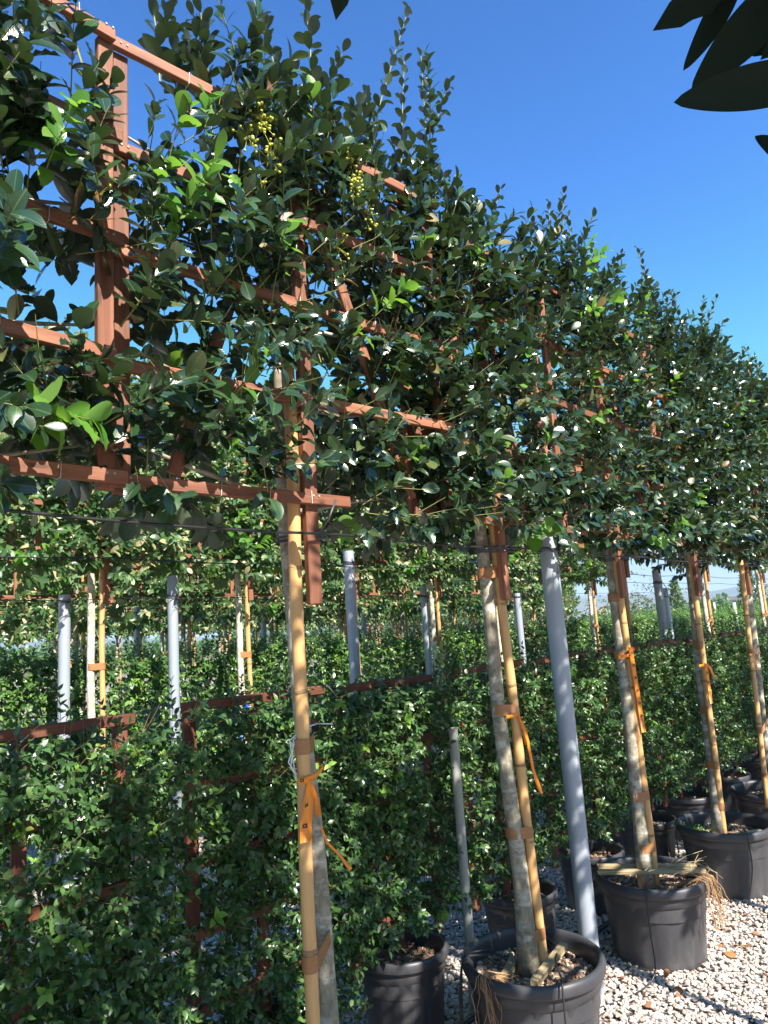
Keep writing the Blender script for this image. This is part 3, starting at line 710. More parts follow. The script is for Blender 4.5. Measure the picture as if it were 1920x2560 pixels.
for i, f in enumerate(FR):
    a0 = .988; f['xl'] *= .95; f['xr'] *= .95; f['cx'] *= .951
    f['tf'] = (f['tf'][0] * (YR + f['tf'][1]) / 1.7, f['tf'][1]); f['tt'] = (f['tt'][0] * (YR + f['tt'][1]) / 1.7, f['tt'][1])
    f['c0'] = (f['c0'][0] * (YR + f['c0'][1] - .02) / 1.7, f['c0'][1]); f['c1'] = (f['c1'][0] * (YR + f['c1'][1] - .02) / 1.7, f['c1'][1])
    SH[i] = [(p * a0, q, 1.6 + (r_ - 1.6) * a0, u_ * a0, 1.6 + (w_ - 1.6) * a0) for (p, q, r_, u_, w_) in SH[i]]
    rng = np.random.default_rng(100 + i); ox = f['x']
    root = thing('pleached_tree', (ox, YR, 0), TXT[i], 'tree', 'pleached hollies of the front row')
    L = lambda x, y, z: (x - ox, y, z)
    zb = 0.31
    make_trunk(root, rng, L(f['tf'][0], f['tf'][1], zb), L(f['tt'][0], f['tt'][1], 1.97), 3.1, .033 if i > 1 else .027, .024)
    nt = [400, 500, 470, 470, 430, 400, 380, 340][i]
    rj = None
    if i == 1: rj = lambda x, z: (-.60 < x < -.36 and 2.98 < z < 3.30) or (-.62 < x < -.42 and 2.30 < z < 2.40) or (abs(x + .02) < .07 and z < 2.36)
    if i == 0: rj = lambda x, z: (x > .36 and z > 3.06) or (.22 < x < .5 and 2.42 < z < 2.54)
    kinds = ('holly', 'curled', 'holly', 'holly', 'curled', 'spiny') if i > 1 else ('holly', 'curled', 'spiny', 'holly', 'curled')
    if i > 2: kinds = ('mid',)
    sh = [(a - ox, b, c, d - ox, e) for (a, b, c, d, e) in SH[i]]
    hi = [3.27, 3.27, 3.24, 3.36, 3.40, 3.40, 3.40, 3.40][i]
    lv, tw = crown(rng, nt, f['xl'] - ox - .02, f['xr'] - ox + .04, 1.90, hi, [.088, .078, .074, .072, .072, .072, .072, .072][i], kinds, [.03, .045, .045, .04, .03, .03, .03, .03][i],
                   thick=.14, shoots=sh, auto_shoots=[4, 5, 3, 5, 6, 6, 7, 7][i], reject=rj)
    if i < 4: lv = clear_rails(lv, rng, [1.6 + (z - 1.6) * .955 for z in (ZS if i else ZS[:4])], [f['cx'] - ox] if i else [], -.05, [.3, .12, .3, .4][i])
    emit_leaves(lv, root, (ox, YR, 0), HM, 300 if i < 6 else 150)
    t = tw.build('twigs', M['twig'], root); t['kind'] = 'stuff'
    if i == 1:
        for (bx, bz, n) in ((1.29, 3.22, 46), (1.33, 3.10, 22), (1.25, 3.14, 16), (1.73, 3.17, 60), (1.70, 3.27, 26), (1.76, 3.08, 14), (1.30, 2.95, 10), (1.62, 2.9, 8)):
            berries(root, (bx * .93 - ox, -.20, 1.6 + (bz - 1.6) * .93), rng, n)
    if i == 0:
        for (bx, bz) in ((.62, 3.2), (.72, 3.0), (.75, 2.7), (.60, 2.85)): berries(root, (bx - ox, -.14, bz), rng, 7, .03, .02)
    if i in (2, 3):
        for (bx, bz) in ((f['cx'] - .12, 3.2), (f['cx'] + .1, 3.12)): berries(root, (bx - ox, -.13, bz), rng, 14)
    # the wooden frame tied to the tree
    tr = thing('trellis_frame', (ox, YR, 0), 'red-brown wooden trellis behind ' + TSH[i], 'trellis', 'wooden trellises of the front row')
    make_trellis(tr, rng, f['xl'] - ox, f['xr'] - ox, [1.6 + (z - 1.6) * .955 + rng.uniform(-.008, .008) for z in ZS], f['cx'] - ox, 1.695, y=-.075 if i != 1 else -.095, fan=(i != 0), short=(.10 if i == 1 else None))
    if i == 1: tr.rotation_euler = (0, 0, R_(-5.0))
    cn = thing('bamboo_cane', (ox, YR, 0), ['bamboo cane of the leftmost front holly', 'thick yellow bamboo cane running down to the bottom edge with a hanging orange tape', 'bamboo cane leaning right of the mottled trunk in the large nearest pot', 'bamboo cane with a long straight orange tape beside the trunk over the crossed slats',
              'bamboo cane in the pot with green weeds', 'bamboo cane left of its trunk near the right edge', 'bamboo cane beyond the right edge pot', 'bamboo cane of the farthest front holly'][i], 'cane', 'bamboo canes of the front row')
    yc = f['c0'][1]; c0 = L(f['c0'][0], f['c0'][1] - .02, .30); c1 = L(f['c1'][0], f['c1'][1] - .02, 2.42)
    rc = .0195 if i < 3 else .0175
    make_cane(cn, rng, c0, c1, rc, .33)
    zz = {0: [1.3, .74], 1: [1.30, .745], 2: [1.81, 1.27, .81, .44], 3: [1.70, 1.41, 1.03, .73, .49], 4: [1.40, 1.01, .68, .5], 5: [1.3, .8, .5]}.get(i, [1.2, .7])
    if i == 4: zz = [1.40, 1.02, .70, .47]
    for z in zz:
        t = (z - zb) / (1.97 - zb); tx = f['tf'][0] + (f['tt'][0] - f['tf'][0]) * t - ox; ty = f['tf'][1] + (f['tt'][1] - f['tf'][1]) * t
        t2 = (z - .3) / (2.42 - .3); cx = c0[0] + (c1[0] - c0[0]) * t2; cy = c0[1]
        band(cn, 'strap', (tx, ty), .030 if i > 1 else .026, (cx, cy), rc, z, .042, M['strap'], rng.uniform(-.1, .1), .003)
    # black tie holding trunk, cane and post to the wire
    bt = thing('wire_tie', (ox, YR, 0), 'black wire bundle tied round the stem of ' + TSH[i], 'tie', 'black ties on the front wire')
    z = 1.90
    for k in range(3): band(bt, 'loop', (f['tt'][0] - ox, f['tt'][1]), .027, (f['cx'] - ox + .02, -.078), .024, z - .012 + k * .011, .007, M['tie'], rng.uniform(-.12, .12), .004)
    b = MB(); b.tube([(f['cx'] - ox - .01, -.115, z), (f['cx'] - ox + .01, -.14, z + .04), (f['cx'] - ox + .035, -.15, z + .10)], .0035, 5); b.build('tail', M['tie'], bt)

# pots of the front row
PL = {1: 'black pot of the holly behind the thick bamboo cane, cut by the bottom edge', 2: 'large black pot at the bottom with two short wood offcuts on its bark chips', 3: 'large black pot with crossed weathered slats and dry roots hanging over its rim',
      4: 'large dusty black pot with green weeds on its bark chips', 5: 'black pot cut by the right edge with red-brown roots over its rim', 6: 'farther black pot beyond the right edge', 0: 'black pot of the leftmost front holly, below the frame'}
PX = {0: .27, 1: 1.47, 2: 2.485, 3: 3.57, 4: 4.60, 5: 5.60, 6: 6.85}
for i, lab in PL.items():
    make_pot(PX[i], YR - .01, lab, .262, .37, n_chips={2: 900, 3: 800, 4: 600, 5: 400}.get(i, 100), seed=i, rot=i)

# timber offcuts lying on the soil
def slat(p0, p1, w, h, label, mat='wood_old'):
    o = board('wood_slat', p0, p1, w, h, M[mat]); tag(o, label, 'slat', 'wood slats lying in the pots'); return o
ZP = .37
slat((2.33, 1.70, .33), (2.50, 1.76, .33), .035, .022, 'short left offcut of wood lying on bark chips in the nearest pot')
slat((2.36, 1.59, .335), (2.69, 1.655, .335), .033, .024, 'longer right offcut of wood with a mossy end lying across the nearest pot')
slat((3.39, 1.86, .385), (3.66, 1.44, .388), .034, .018, 'long weathered slat resting across the rim in front of the trunk')
slat((3.47, 1.90, .384), (3.71, 1.50, .384), .034, .018, 'long weathered slat resting across the rim behind the trunk')
slat((4.46, 1.74, .315), (4.55, 1.64, .315), .03, .018, 'short pale offcut lying left of the trunk in the pot with weeds')
slat((4.60, 1.56, .315), (4.72, 1.50, .315), .035, .014, 'short pale offcut lying right of the trunk in the pot with weeds')

# hanging roots
def roots(x, y, z, n, L, label, seed, mat='root', spread=.05, inw=(0, 1), along=(1, 0)):
    rng = np.random.default_rng(seed); b = MB()
    for k in range(n):
        a_ = rng.normal() * spread * .5; p = np.array([x + along[0] * a_, y + along[1] * a_, z]) - np.array([inw[0], inw[1], 0]) * abs(rng.normal()) * .006; r_ = .06 + rng.uniform(0, .09); pts = [p + np.array([inw[0] * r_ + rng.normal() * .03, inw[1] * r_ + rng.normal() * .03, -.045]), p + np.array([inw[0] * .03, inw[1] * .03, .008])]
        pts.append(p.copy()); q = p.copy(); l = L * rng.uniform(.4, 1); m = 6
        for j in range(m): q = q + np.array([rng.normal() * .009, -.004 + rng.normal() * .006, -l / m]); pts.append(q.copy())
        b.tube(pts, [.0009 + .0008 * rng.random()] * len(pts), 4, False)
    o = b.build('dry_roots', M[mat]); tag(o, label, 'roots'); return o
roots(2.218, 1.70, .378, 17, .22, 'pale tuft of dry roots hanging over the left rim of the nearest pot', 3, spread=.02, inw=(.98, -.1), along=(-.1, 1))
roots(3.575, 1.395,   .382, 26, .24, 'tangle of dry roots hanging down the right side of the pot with crossed slats', 4, spread=.07, inw=(0, 1), along=(1, 0))
roots(5.45, 1.44, .385, 40, .06, 'red-brown root mat hanging over the rim of the pot at the right edge', 6, spread=.12, inw=(.6, .8), along=(.8, -.6))
# straw-like twigs on pot
b = MB(); rng = np.random.default_rng(8)
for k in range(20):
    c = np.array([3.60 + rng.normal() * .07, 1.52 + rng.normal() * .07, .40 + rng.uniform(0, .02)]); d = nrm((rng.normal(), rng.normal(), rng.normal() * .3)) * rng.uniform(.05, .13)
    b.tube([c - d, c + (0, 0, .012), c + d], .0012, 4, False)
tag(b.build('dry_straw', M['wood_old']), 'loose dry straw stalks lying over the crossed slats', 'straw')
# weeds in the fourth pot
lv = Leaves(); rng = np.random.default_rng(12)
for k in range(14):
    twig(lv, None, (4.50 + rng.normal() * .04, 1.76 + rng.normal() * .05, .31), (rng.normal() * .5, rng.normal() * .5, 1), rng.uniform(.02, .05), 6, .028, rng, ('small',), 0)
A = lv.arrays(); w = link('weed', merge_leaves('weed', A, list(range(len(lv.P))), [M['hedge_young']])); tag(w, 'small bright green weeds growing on the bark chips left of the trunk', 'weed', kind='stuff')

# drip tubes
def drip(name, pts, label, r=.0035, group='drip tubes over the pot rims'):
    P = [np.array(p, float) for p in pts]; out = []
    for i in range(len(P) - 1):
        a = P[max(i - 1, 0)]; b_ = P[i]; c = P[i + 1]; d = P[min(i + 2, len(P) - 1)]
        for k in range(5):
            t = k / 5; out.append(.5 * ((2 * b_) + (-a + c) * t + (2 * a - 5 * b_ + 4 * c - d) * t * t + (-a + 3 * b_ - 3 * c + d) * t ** 3))
    out.append(P[-1]); b = MB(); b.tube(out, r, 6); return tag(b.build(name, M['tube']), label, 'tube', group)
drip('drip_tube', [(2.47, 1.74, .31), (2.43, 1.78, .36), (2.36, 1.80, .38), (2.292, 1.828, .390), (2.262, 1.838, .36), (2.245, 1.845, .2), (2.235, 1.84, .04), (2.2, 1.75, .015)], 'drip tube looping over the left rim of the nearest pot')
drip('drip_tube', [(2.50, 1.78, .31), (2.44, 1.83, .36), (2.33, 1.85, .385), (2.283, 1.845, .388), (2.27, 1.855, .2), (2.265, 1.85, .03)], 'second drip tube beside the first on the left rim of the nearest pot')
drip('drip_tube', [(2.58, 1.72, .31), (2.64, 1.72, .375), (2.64, 1.66, .34), (2.50, 1.58, .36), (2.345, 1.465, .384), (2.312, 1.445, .36), (2.305, 1.44, .2), (2.29, 1.42, .01)], 'drip tube running down the front of the nearest pot')
drip('drip_tube', [(3.55, 1.66, .32), (3.50, 1.64, .36), (3.36, 1.60, .36), (3.322, 1.588, .390), (3.297, 1.58, .36), (3.29, 1.575, .2), (3.25, 1.56, .05), (3.1, 1.6, .015), (2.85, 1.7, .015)], 'drip tube hanging down the front of the pot with crossed slats')
drip('drip_tube', [(4.60, 1.64, .32), (4.55, 1.60, .36), (4.44, 1.51, .37), (4.408, 1.482, .390), (4.385, 1.47, .36), (4.375, 1.465, .2), (4.34, 1.50, .02)], 'drip tube curving down the front of the pot with weeds')
drip('drip_tube', [(4.52, 1.80, .32), (4.47, 1.85, .385), (4.435, 1.872, .390), (4.415, 1.88, .3), (4.41, 1.88, .06)], 'drip tube over the left rim of the pot with weeds')
for k, (yy, z) in enumerate(((1.99, .014), (2.03, .014))):
    b = MB(); pts = [(x * .5, yy + .012 * math.sin(x * 1.3 + k), z) for x in range(-1, 26)]; b.tube(pts, .011, 8)
    tag(b.build('irrigation_pipe', M['tube']), ['black irrigation pipe lying on gravel behind the front pots', 'black irrigation pipe lying on gravel nearest the hedge pots'][k], 'pipe', 'irrigation pipes')

# orange tapes
def ribbon_thing(segs, label, marks=(), mat='tape', name='marker_tape'):
    fx = lambda p: (p[0] * p[1] / 1.7, p[1], 1.6 + (p[2] - 1.6) * p[1] / 1.7)
    segs = [([fx(p) for p in a], b_, c_) for a, b_, c_ in segs]; marks = [(fx(p), d, u, s_) for p, d, u, s_ in marks]
    t = thing(name, segs[0][0][0], label, 'tape', 'orange marker tapes' if mat == 'tape' else None); o = np.array(segs[0][0][0])
    for (pts, wd, w) in segs:
        b = MB(); b.ribbon([np.array(p) - o for p in pts], wd, w); strip = b.build('tape_strip', M[mat], t)
    for (p, d, u, s) in marks:      # printed boxed marks: a dark patch with a light notch
        p = np.array(p) - o; d = nrm(d); u = nrm(u); n = nrm(np.cross(d, u)); n = n if np.dot(n, (-.4, -1, 0)) > 0 else -n
        b = MB()
        for (a0, a1, b0, b1) in ((-1, 1, -1, -.35), (-1, 1, .35, 1), (-1, -.4, -.35, .35), (.2, 1, -.35, .35)):
            k = len(b.v)
            for (aa, bb) in ((a0, b0), (a1, b0), (a1, b1), (a0, b1)): b.v.append(tuple(p + n * .0016 + d * aa * s + u * bb * s * .8))
            b.face((k, k + 1, k + 2, k + 3), False)
        b.build('printed_mark', M['ink'], strip)
    return t
yb = YR - .035 - .02 - .0205
X1 = np.array([.84, -.54, 0])          # faces the path
ribbon_thing([([(1.455, yb - .004, 1.185), (1.445, yb - .012, 1.13), (1.432, yb - .014, 1.07), (1.43, yb - .006, 1.02)], (1, -.35, .0), [.014, .030, .034, .034]),
              ([(1.455, yb - .004, 1.185), (1.475, yb - .008, 1.13), (1.482, yb - .006, 1.08)], (1, -.35, .1), [.008, .016, .02]),
              ([(1.49, yb, 1.05), (1.51, yb - .005, 1.0), (1.56, yb - .01, .95), (1.60, yb - .01, .90)], (.7, -.35, .6), [.005, .007, .006, .012]),
              ([(1.41, yb + .010, 1.19), (1.445, yb - .0035, 1.19), (1.48, yb + .006, 1.195), (1.51, yb + .03, 1.215)], (0, 0, 1), [.018, .018, .014, .012])],
             'orange marker tape knotted on the thick bamboo cane at the front', [((1.424, yb - .012, 1.192), (1, -.2, 0), (0, 0, 1), .006), ((1.437, yb - .017, 1.12), (1, -.35, .4), (0, 0, 1), .005), ((1.428, yb - .018, 1.065), (1, -.35, 0), (0, 0, 1), .007)])
yc = YR - .03 - .0235
ribbon_thing([([(2.50, YR - .034, 1.235), (2.55, yc - .004, 1.232), (2.59, yc + .0, 1.235)], (0, 0, 1), .012),
              ([(2.585, yc - .004, 1.232), (2.62, yc - .012, 1.17), (2.635, yc - .01, 1.11)], (1, -.3, .2), [.008, .02, .024]),
              ([(2.59, yc - .006, 1.23), (2.64, yc - .02, 1.12), (2.66, yc - .02, 1.0), (2.69, yc - .02, .93), (2.71, yc - .02, .90)], (1, -.3, .2), [.008, .012, .014, .018, .01])],
             'orange marker tape with twisted tails on the cane above the nearest pot', [((2.628, yc - .015, 1.14), (1, -.3, 0), (0, 0, 1), .006)])
yd = YR - .03 - .022
zz_ = [1.42, 1.35, 1.28, 1.21, 1.14, 1.07, 1.02]
ribbon_thing([([(3.56, YR - .034, 1.40), (3.62, yd - .004, 1.398), (3.70, yd + .004, 1.40)], (0, 0, 1), .014),
              ([(3.705, yd - .008, 1.44), (3.715, yd - .012, 1.33), (3.73, yd - .012, 1.18), (3.745, yd - .012, 1.0)], (1, -.3, 0), .03)],
             'long straight orange marker tape with black marks on the cane over the crossed slats', [((3.708 + .006 * k + .006, yd - .0165, 1.41 - .065 * k), (1, -.3, 0), (0, 0, 1), .007) for k in range(6)])
ribbon_thing([([(4.64, YR - .034, 1.27), (4.72, yd - .004, 1.27), (4.76, yd, 1.275)], (0, 0, 1), .014), ([(4.755, yd - .012, 1.26), (4.76, yd - .014, 1.15), (4.765, yd - .012, 1.03)], (1, -.3, 0), .026),
              ([(4.77, yd - .01, 1.275), (4.83, yd - .02, 1.24), (4.88, yd - .02, 1.17)], (1, -.3, .3), [.01, .022, .016])],
             'orange marker tape with a loose tail on the cane in the pot with weeds', [((4.758, yd - .017, 1.22 - .06 * k), (1, -.3, 0), (0, 0, 1), .007) for k in range(3)])
ribbon_thing([([(5.64, yd - .012, 1.27), (5.72, yd - .014, 1.275)], (0, 0, 1), .014), ([(5.73, yd - .012, 1.27), (5.75, yd - .014, 1.15)], (1, -.3, 0), .024)], 'orange marker tape on the cane near the right edge', [])
b = MB(); y0 = yb
for k, (dx, zl) in enumerate(((0, .13), (.014, .15), (-.008, .11))):
    b.tube([(1.48 - dx, YR + .01, 1.345), (1.37, y0 + .025, 1.345), (1.345 - dx, y0 + .03, 1.32), (1.332 + dx, y0 + .03, 1.34 - zl * .7), (1.35 + dx, y0 + .02, 1.34 - zl)], .0022, 5)
b.tube([(1.48, YR + .01, 1.345), (1.52, YR - .02, 1.34)], .002, 5)
tag(b.build('white_string', M['string']), 'loose white string looped round the thick bamboo cane and trunk', 'string')

# ------------------------------------------------------------------ steel poles and wires
def pole(x, y, top, r, label, name='steel_pole', mat='galv', bot=-.05, tie=1.92):
    t = thing(name, (x, y, 0), label, 'pole', 'steel poles carrying the wires' if name == 'steel_pole' else None)
    b = MB(); b.tube([(0, 0, bot), (0, 0, top * .5), (0, 0, top)], r, 20, False); b.tube([(0, 0, top), (0, 0, top - .1)], r * .93, 20, False)
    # rim ring between outer and inner wall
    k = len(b.v); n = 20
    for rr in (r, r * .93):
        for j in range(n): b.v.append((rr * math.cos(2 * math.pi * j / n), rr * math.sin(2 * math.pi * j / n), top))
    for j in range(n): b.face((k + j, k + (j + 1) % n, k + n + (j + 1) % n, k + n + j), False)
    b.build('pole_shaft', M[mat], t)
    if tie:
        for q in range(3):
            b = MB(); pts = [((r + .003) * math.cos(a * math.pi / 8), (r + .003) * math.sin(a * math.pi / 8), tie + q * .007 + .004 * math.sin(a)) for a in range(17)]; b.tube(pts, .0025, 4, False); b.build('wire_wrap', M['tie'], t)
        rr_ = random.Random(int(x * 100)); b = MB()
        for q in range(4): b.tube([(rr_.uniform(0, .03), -r - .004, tie), (rr_.uniform(-.05, .06), -r - .02, tie - .05), (rr_.uniform(-.06, .08), -r - .015, tie - .11)], .0016, 4)
        b.build('wire_end', M['tie'], t)
    return t
pole(2.965, YR + .02, 2.12, .041, 'thick grey steel pole standing between the nearest pot and the pot with crossed slats')
pole(3.04, 3.1, 2.10, .033, 'grey steel pole with a tuft of black ties right of the thick bamboo cane', tie=2.02)
pole(2.92, 4.9, 2.13, .039, 'sunlit white-grey steel pole left of the thick bamboo cane', tie=1.97)
pole(2.15, 5.0, 2.0, .039, 'grey steel pole dimly seen behind leaves at the far left', tie=1.95)
pole(6.0, 5.0, 2.07, .039, 'slim grey steel pole right of the paired pale canes in the middle', tie=1.95)
pole(7.2, 4.6, 1.95, .04, 'blue-grey steel pole just left of the thick front pole', tie=1.9)
pole(6.5, 2.65, 2.0, .038, 'grey steel pole seen through the gap left of the sloping pale trunk', tie=1.88)
pole(11.3, 4.5, 2.0, .04, 'thinner grey steel pole right behind the pole in the gap', tie=1.86)
pole(2.63, 2.08, 1.16, .021, 'short weathered post standing behind the nearest pot', 'short_post', 'galv_old', 0, None)
def wire(y, z, x0, x1, r, label, sag=.012, step=1.08, ph=0.45):
    b = MB(); pts = []
    n = int((x1 - x0) / .18)
    for k in range(n + 1):
        x = x0 + (x1 - x0) * k / n; u = ((x - ph) / step) % 1.0; pts.append((x, y, z - sag * 4 * u * (1 - u)))
    b.tube(pts, r, 6); tag(b.build('training_wire', M['wire']), label, 'wire', 'training wires strung along the rows')
wire(YR - .115, 1.905, -1.5, 10, .0042, 'thick black wire tied to the front row of stems')
wire(3.06, 2.01, -1, 12, .003, 'black wire strung to the pole with the tuft of ties')
wire(4.86, 1.965, 0, 14, .003, 'thin black wire crossing the sunlit white-grey pole')
wire(5.6, 1.98, 0, 15, .0025, 'thinner wire just below the wire on the sunlit pole')
wire(2.62, 1.885, 3.2, 12, .002, 'pale thin wire crossing the gap toward the hills at right')

# ------------------------------------------------------------------ hedge panels in pots behind the front row
HX = [.84, 1.67, 2.37, 3.17, 3.90, 4.66, 5.42, 6.18, 6.94, 7.70, 8.46, 9.22]
HW = [.33, .31, .29, .29, .29, .29, .3, .3, .3, .3, .3, .3]
YH = 2.36
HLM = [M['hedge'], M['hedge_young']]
def hedge_leaves(rng, hw, z0, z1, n, size, young=.03, hy=.17, kinds=('small',), topshoots=14):
    lv = Leaves(); tw = MB()
    # a few loose clumps leave hollows between them
    cl = [(rng.uniform(-hw, hw), rng.uniform(z0, z1), rng.uniform(.05, .11)) for _ in range(9)]
    for i in range(n):
        x = rng.uniform(-hw, hw); z = z0 + (z1 - z0) * rng.random() ** .9
        if any((x - a) ** 2 + ((z - b_) * .8) ** 2 < c * c for a, b_, c in cl) and rng.random() < .6: continue
        dep = rng.random(); y = -hy * (1 - .9 * dep ** 1.6) + rng.normal() * .02
        if rng.random() < .25: y = rng.uniform(-hy, hy)
        side = -1 if y < hy * .4 else 1
        d = np.array([rng.normal() * .6 + (.6 * x / hw if abs(x) > hw * .8 else 0), side * rng.uniform(.3, 1), rng.uniform(-.3, .9)])
        L = rng.uniform(.04, .11); cls = 1 if rng.random() < young else 0
        twig(lv, tw, (x, y, z), d, L, rng.integers(6, 10), size * rng.uniform(.8, 1.2), rng, kinds, cls, droop=.3, opposite=True, taper=.65, upn=.8, rad=.0011, open0=70, open1=35, fwd=.3)
    for i in range(topshoots):
        x = rng.uniform(-hw, hw); L = rng.uniform(.07, .2)
        twig(lv, tw, (x, rng.uniform(-hy, hy), z1 - .03), (rng.normal() * .3, rng.normal() * .25 - .1, 1), L, int(L / .012), size * .95, rng, kinds, 1 if rng.random() < young * 4 else 0, droop=.2, opposite=True, taper=.6, upn=.6, rad=.0013)
    return lv, tw
HL = ['leafy hedge panel at the far left with its top rail in view', 'shaded hedge panel directly left of the thick bamboo cane', 'hedge panel between the thick cane and the short weathered post', 'hedge panel behind the trunk in the nearest pot',
      'hedge panel just right of the thick steel pole', 'hedge panel behind the trunk over the crossed slats', 'hedge panel left of the pot with weeds', 'hedge panel behind the pot with weeds']
for i, hx in enumerate(HX):
    rng = np.random.default_rng(300 + i); hw = HW[i]
    lab = HL[i] if i < len(HL) else ['ninth', 'tenth', 'eleventh', 'twelfth'][i - 8] + ' hedge panel along the hedge row, seen small near the right edge'
    if i < 7:
        root = thing('hedge_plant', (hx, YH, 0), lab, 'hedge', 'hedge panels grown in black pots')
        lv, tw = hedge_leaves(rng, hw + .07, .37 if i != 1 else .2, 1.36, 1900 if i < 3 else 1350, .041, young=.035, hy=.21, topshoots=26)
        lv = clear_rails(lv, rng, [1.385] if i != 1 else [1.385, 1.13, .67], [], -.10, [.2, .4, .35, .45, .5, .5, .5][i])
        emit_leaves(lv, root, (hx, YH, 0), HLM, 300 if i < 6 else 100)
        t = tw.build('twigs', M['twig_brown'], root); t['kind'] = 'stuff'
        for s in (-.07, .02, .09):
            b = MB(); b.tube(wavy((s * .4, 0, .28), (s * 2.2, .02, 1.25), rng, 6, .012), [.009, .008, .007, .006, .005, .004, .003], 6); b.build('stem', M['bark'], root)
        if i == 6: hroot6 = root
    else:
        c = copy_tree(hroot6 if i % 2 else bpy.data.objects[[o.name for o in bpy.data.objects if o.get('label') == HL[5]][0]]); c.location = (hx, YH, 0); c['label'] = lab
    fr = thing('wooden_trellis', (hx, YH - .13, 0), 'brown wooden trellis of the ' + ' '.join(lab.split(',')[0].split()[:11]), 'frame', 'wooden frames of the hedge panels')
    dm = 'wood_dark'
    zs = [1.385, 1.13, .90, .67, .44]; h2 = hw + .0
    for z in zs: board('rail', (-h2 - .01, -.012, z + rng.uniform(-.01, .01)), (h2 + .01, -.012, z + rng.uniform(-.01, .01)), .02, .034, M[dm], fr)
    for s in (-1, 1):
        board('post', (s * (h2 - .03), .011, .28), (s * (h2 - .03), .011, 1.385), .045, .022, M[dm], fr, up=(0, 1, 0))
    board('post', (.0, .011, .28), (.0, .011, 1.36), .04, .022, M[dm], fr, up=(0, 1, 0))
    px = {0: .9, 1: 1.66, 2: 2.33, 3: 3.20}.get(i, hx + .05)
    if i >= 0: make_pot(px, 2.20, 'smaller black pot of the ' + ' '.join(lab.split(',')[0].split()[:11]), .19, .31 if i != 2 else .34, 'black pots of the hedge panels', n_chips=150 if i in (2, 5, 6) else 60, seed=50 + i)

# extra big black pots standing behind the hedge row at right
for k, (x, y, r, h) in enumerate(((5.15, 2.75, .24, .5), (7.0, 2.75, .25, .52), (8.1, 2.5, .25, .55), (6.2, 2.75, .22, .45))):
    make_pot(x, y, ['tall black pot standing behind the hedge pots near the weedy pot', 'tall black pot at the right behind the hedge pots', 'tall black pot cut by the right edge', 'dark tall pot deep in the hedge shade'][k], r, h, 'taller black pots behind the hedge pots', 40, 70 + k)

# ------------------------------------------------------------------ second, taller hedge
protos = []
for v in range(3):
    rng = np.random.default_rng(400 + v)
    root = thing('hedge_plant', (0, 0, 0), 'x', 'hedge')
    lv, tw = hedge_leaves(rng, .38, .25, 1.54, 1250, .056, young=.09, hy=.24, topshoots=34)
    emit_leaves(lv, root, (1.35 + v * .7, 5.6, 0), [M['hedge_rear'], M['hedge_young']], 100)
    t = tw.build('twigs', M['twig_brown'], root); t['kind'] = 'stuff'
    b = MB(); b.tube([(0, 0, 0), (0, 0, 1.3)], [.012, .006], 6); b.build('stem', M['bark'], root)
    protos.append(root)
for k in range(30):
    x = 1.35 + k * .7; o = protos[k] if k < 3 else copy_tree(protos[(k * 7) % 3])
    o.location = (x, 5.6 + .04 * math.sin(k * 2.1), 0); o.scale = (1, 1, .985 + .03 * math.sin(k * 1.7))
    o['group'] = 'tall hedge plants of the rear hedge'
    o['label'] = (ORD[k] + ' plant from the left in the taller sunlit rear hedge').replace('nearest plant from the left', 'leftmost plant') if k < 18 else 'distant plant of the taller rear hedge near the right edge'
# ------------------------------------------------------------------ rear rows of pleached trees
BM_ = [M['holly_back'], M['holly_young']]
def rear_tree(seed, nt, size, kind, nobj, origin, pale, post, low=2.08, nring=True, dz=.25):
    rng = np.random.default_rng(seed); root = thing('pleached_tree', (0, 0, 0), 'x', 'tree')
    make_trunk(root, rng, (-.03, 0, .3), (-.04, 0, 2.2), 3.3, .028, .024, pale)
    lv, tw = crown(rng, nt, -.64, .64, low, 3.62, size, kind, .05, thick=.16, auto_shoots=8)
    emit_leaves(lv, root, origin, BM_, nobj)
    t = tw.build('twigs', M['twig'], root); t['kind'] = 'stuff'
    tr = thing('trellis_frame', (0, 0, 0), 'x', 'trellis')
    make_trellis(tr, rng, -.60, .60, [z + dz for z in ZS], .04, 1.93, y=-.07)
    cn = thing('bamboo_cane', (0, 0, 0), 'x', 'cane'); make_cane(cn, rng, (.03, -.03, .3), (.02, -.03, 2.5), .019, .33)
    for z in (1.5, .9): band(cn, 'strap', (-.035, 0), .026, (.025, -.03), .019, z, .045, M['strap'], 0, .003)
    return root, tr, cn
RP = [rear_tree(500 + v, 450, .088, ('mid',), 130, (2.35 + 1.2 * v, 4.9, 0), 'bark_pale', True) for v in range(3)]
def place_set(S, loc, first, labs, groups):
    for o, lab, g in zip(S, labs, groups):
        c = o if first else copy_tree(o); c.location = loc; c['label'] = lab; c['group'] = g
R2X = [1.15, 2.33, 3.56, 4.8, 6.04, 7.25, 8.45, 9.6]
for k, x in enumerate(R2X):
    S = RP[k % 3]; w = ORD[k] if k else 'leftmost'; extra = ' from the left'
    if k == 0: extra = ''
    place_set(S, (x, 4.9, 0), k < 3, [w + ' pale-stemmed pleached tree' + extra + ' in the row behind the hedges', w + ' red-brown trellis' + extra + ' in the row behind the hedges', w + ' bamboo cane' + extra + ' in the row behind the hedges'],
              ['pleached trees behind the hedges', 'trellises behind the hedges', 'canes behind the hedges'])
b = MB(); rng = np.random.default_rng(2)
b.ribbon([(3.53, 4.84, 1.18), (3.52, 4.835, 1.12), (3.535, 4.83, 1.06), (3.51, 4.83, 1.0), (3.50, 4.83, .94)], (1, -.3, 0), [.02, .03, .018, .034, .02]); b.ribbon([(3.53, 4.84, 1.18), (3.46, 4.83, .92), (3.45, 4.83, .86)], (1, -.3, .3), [.01, .02, .02])
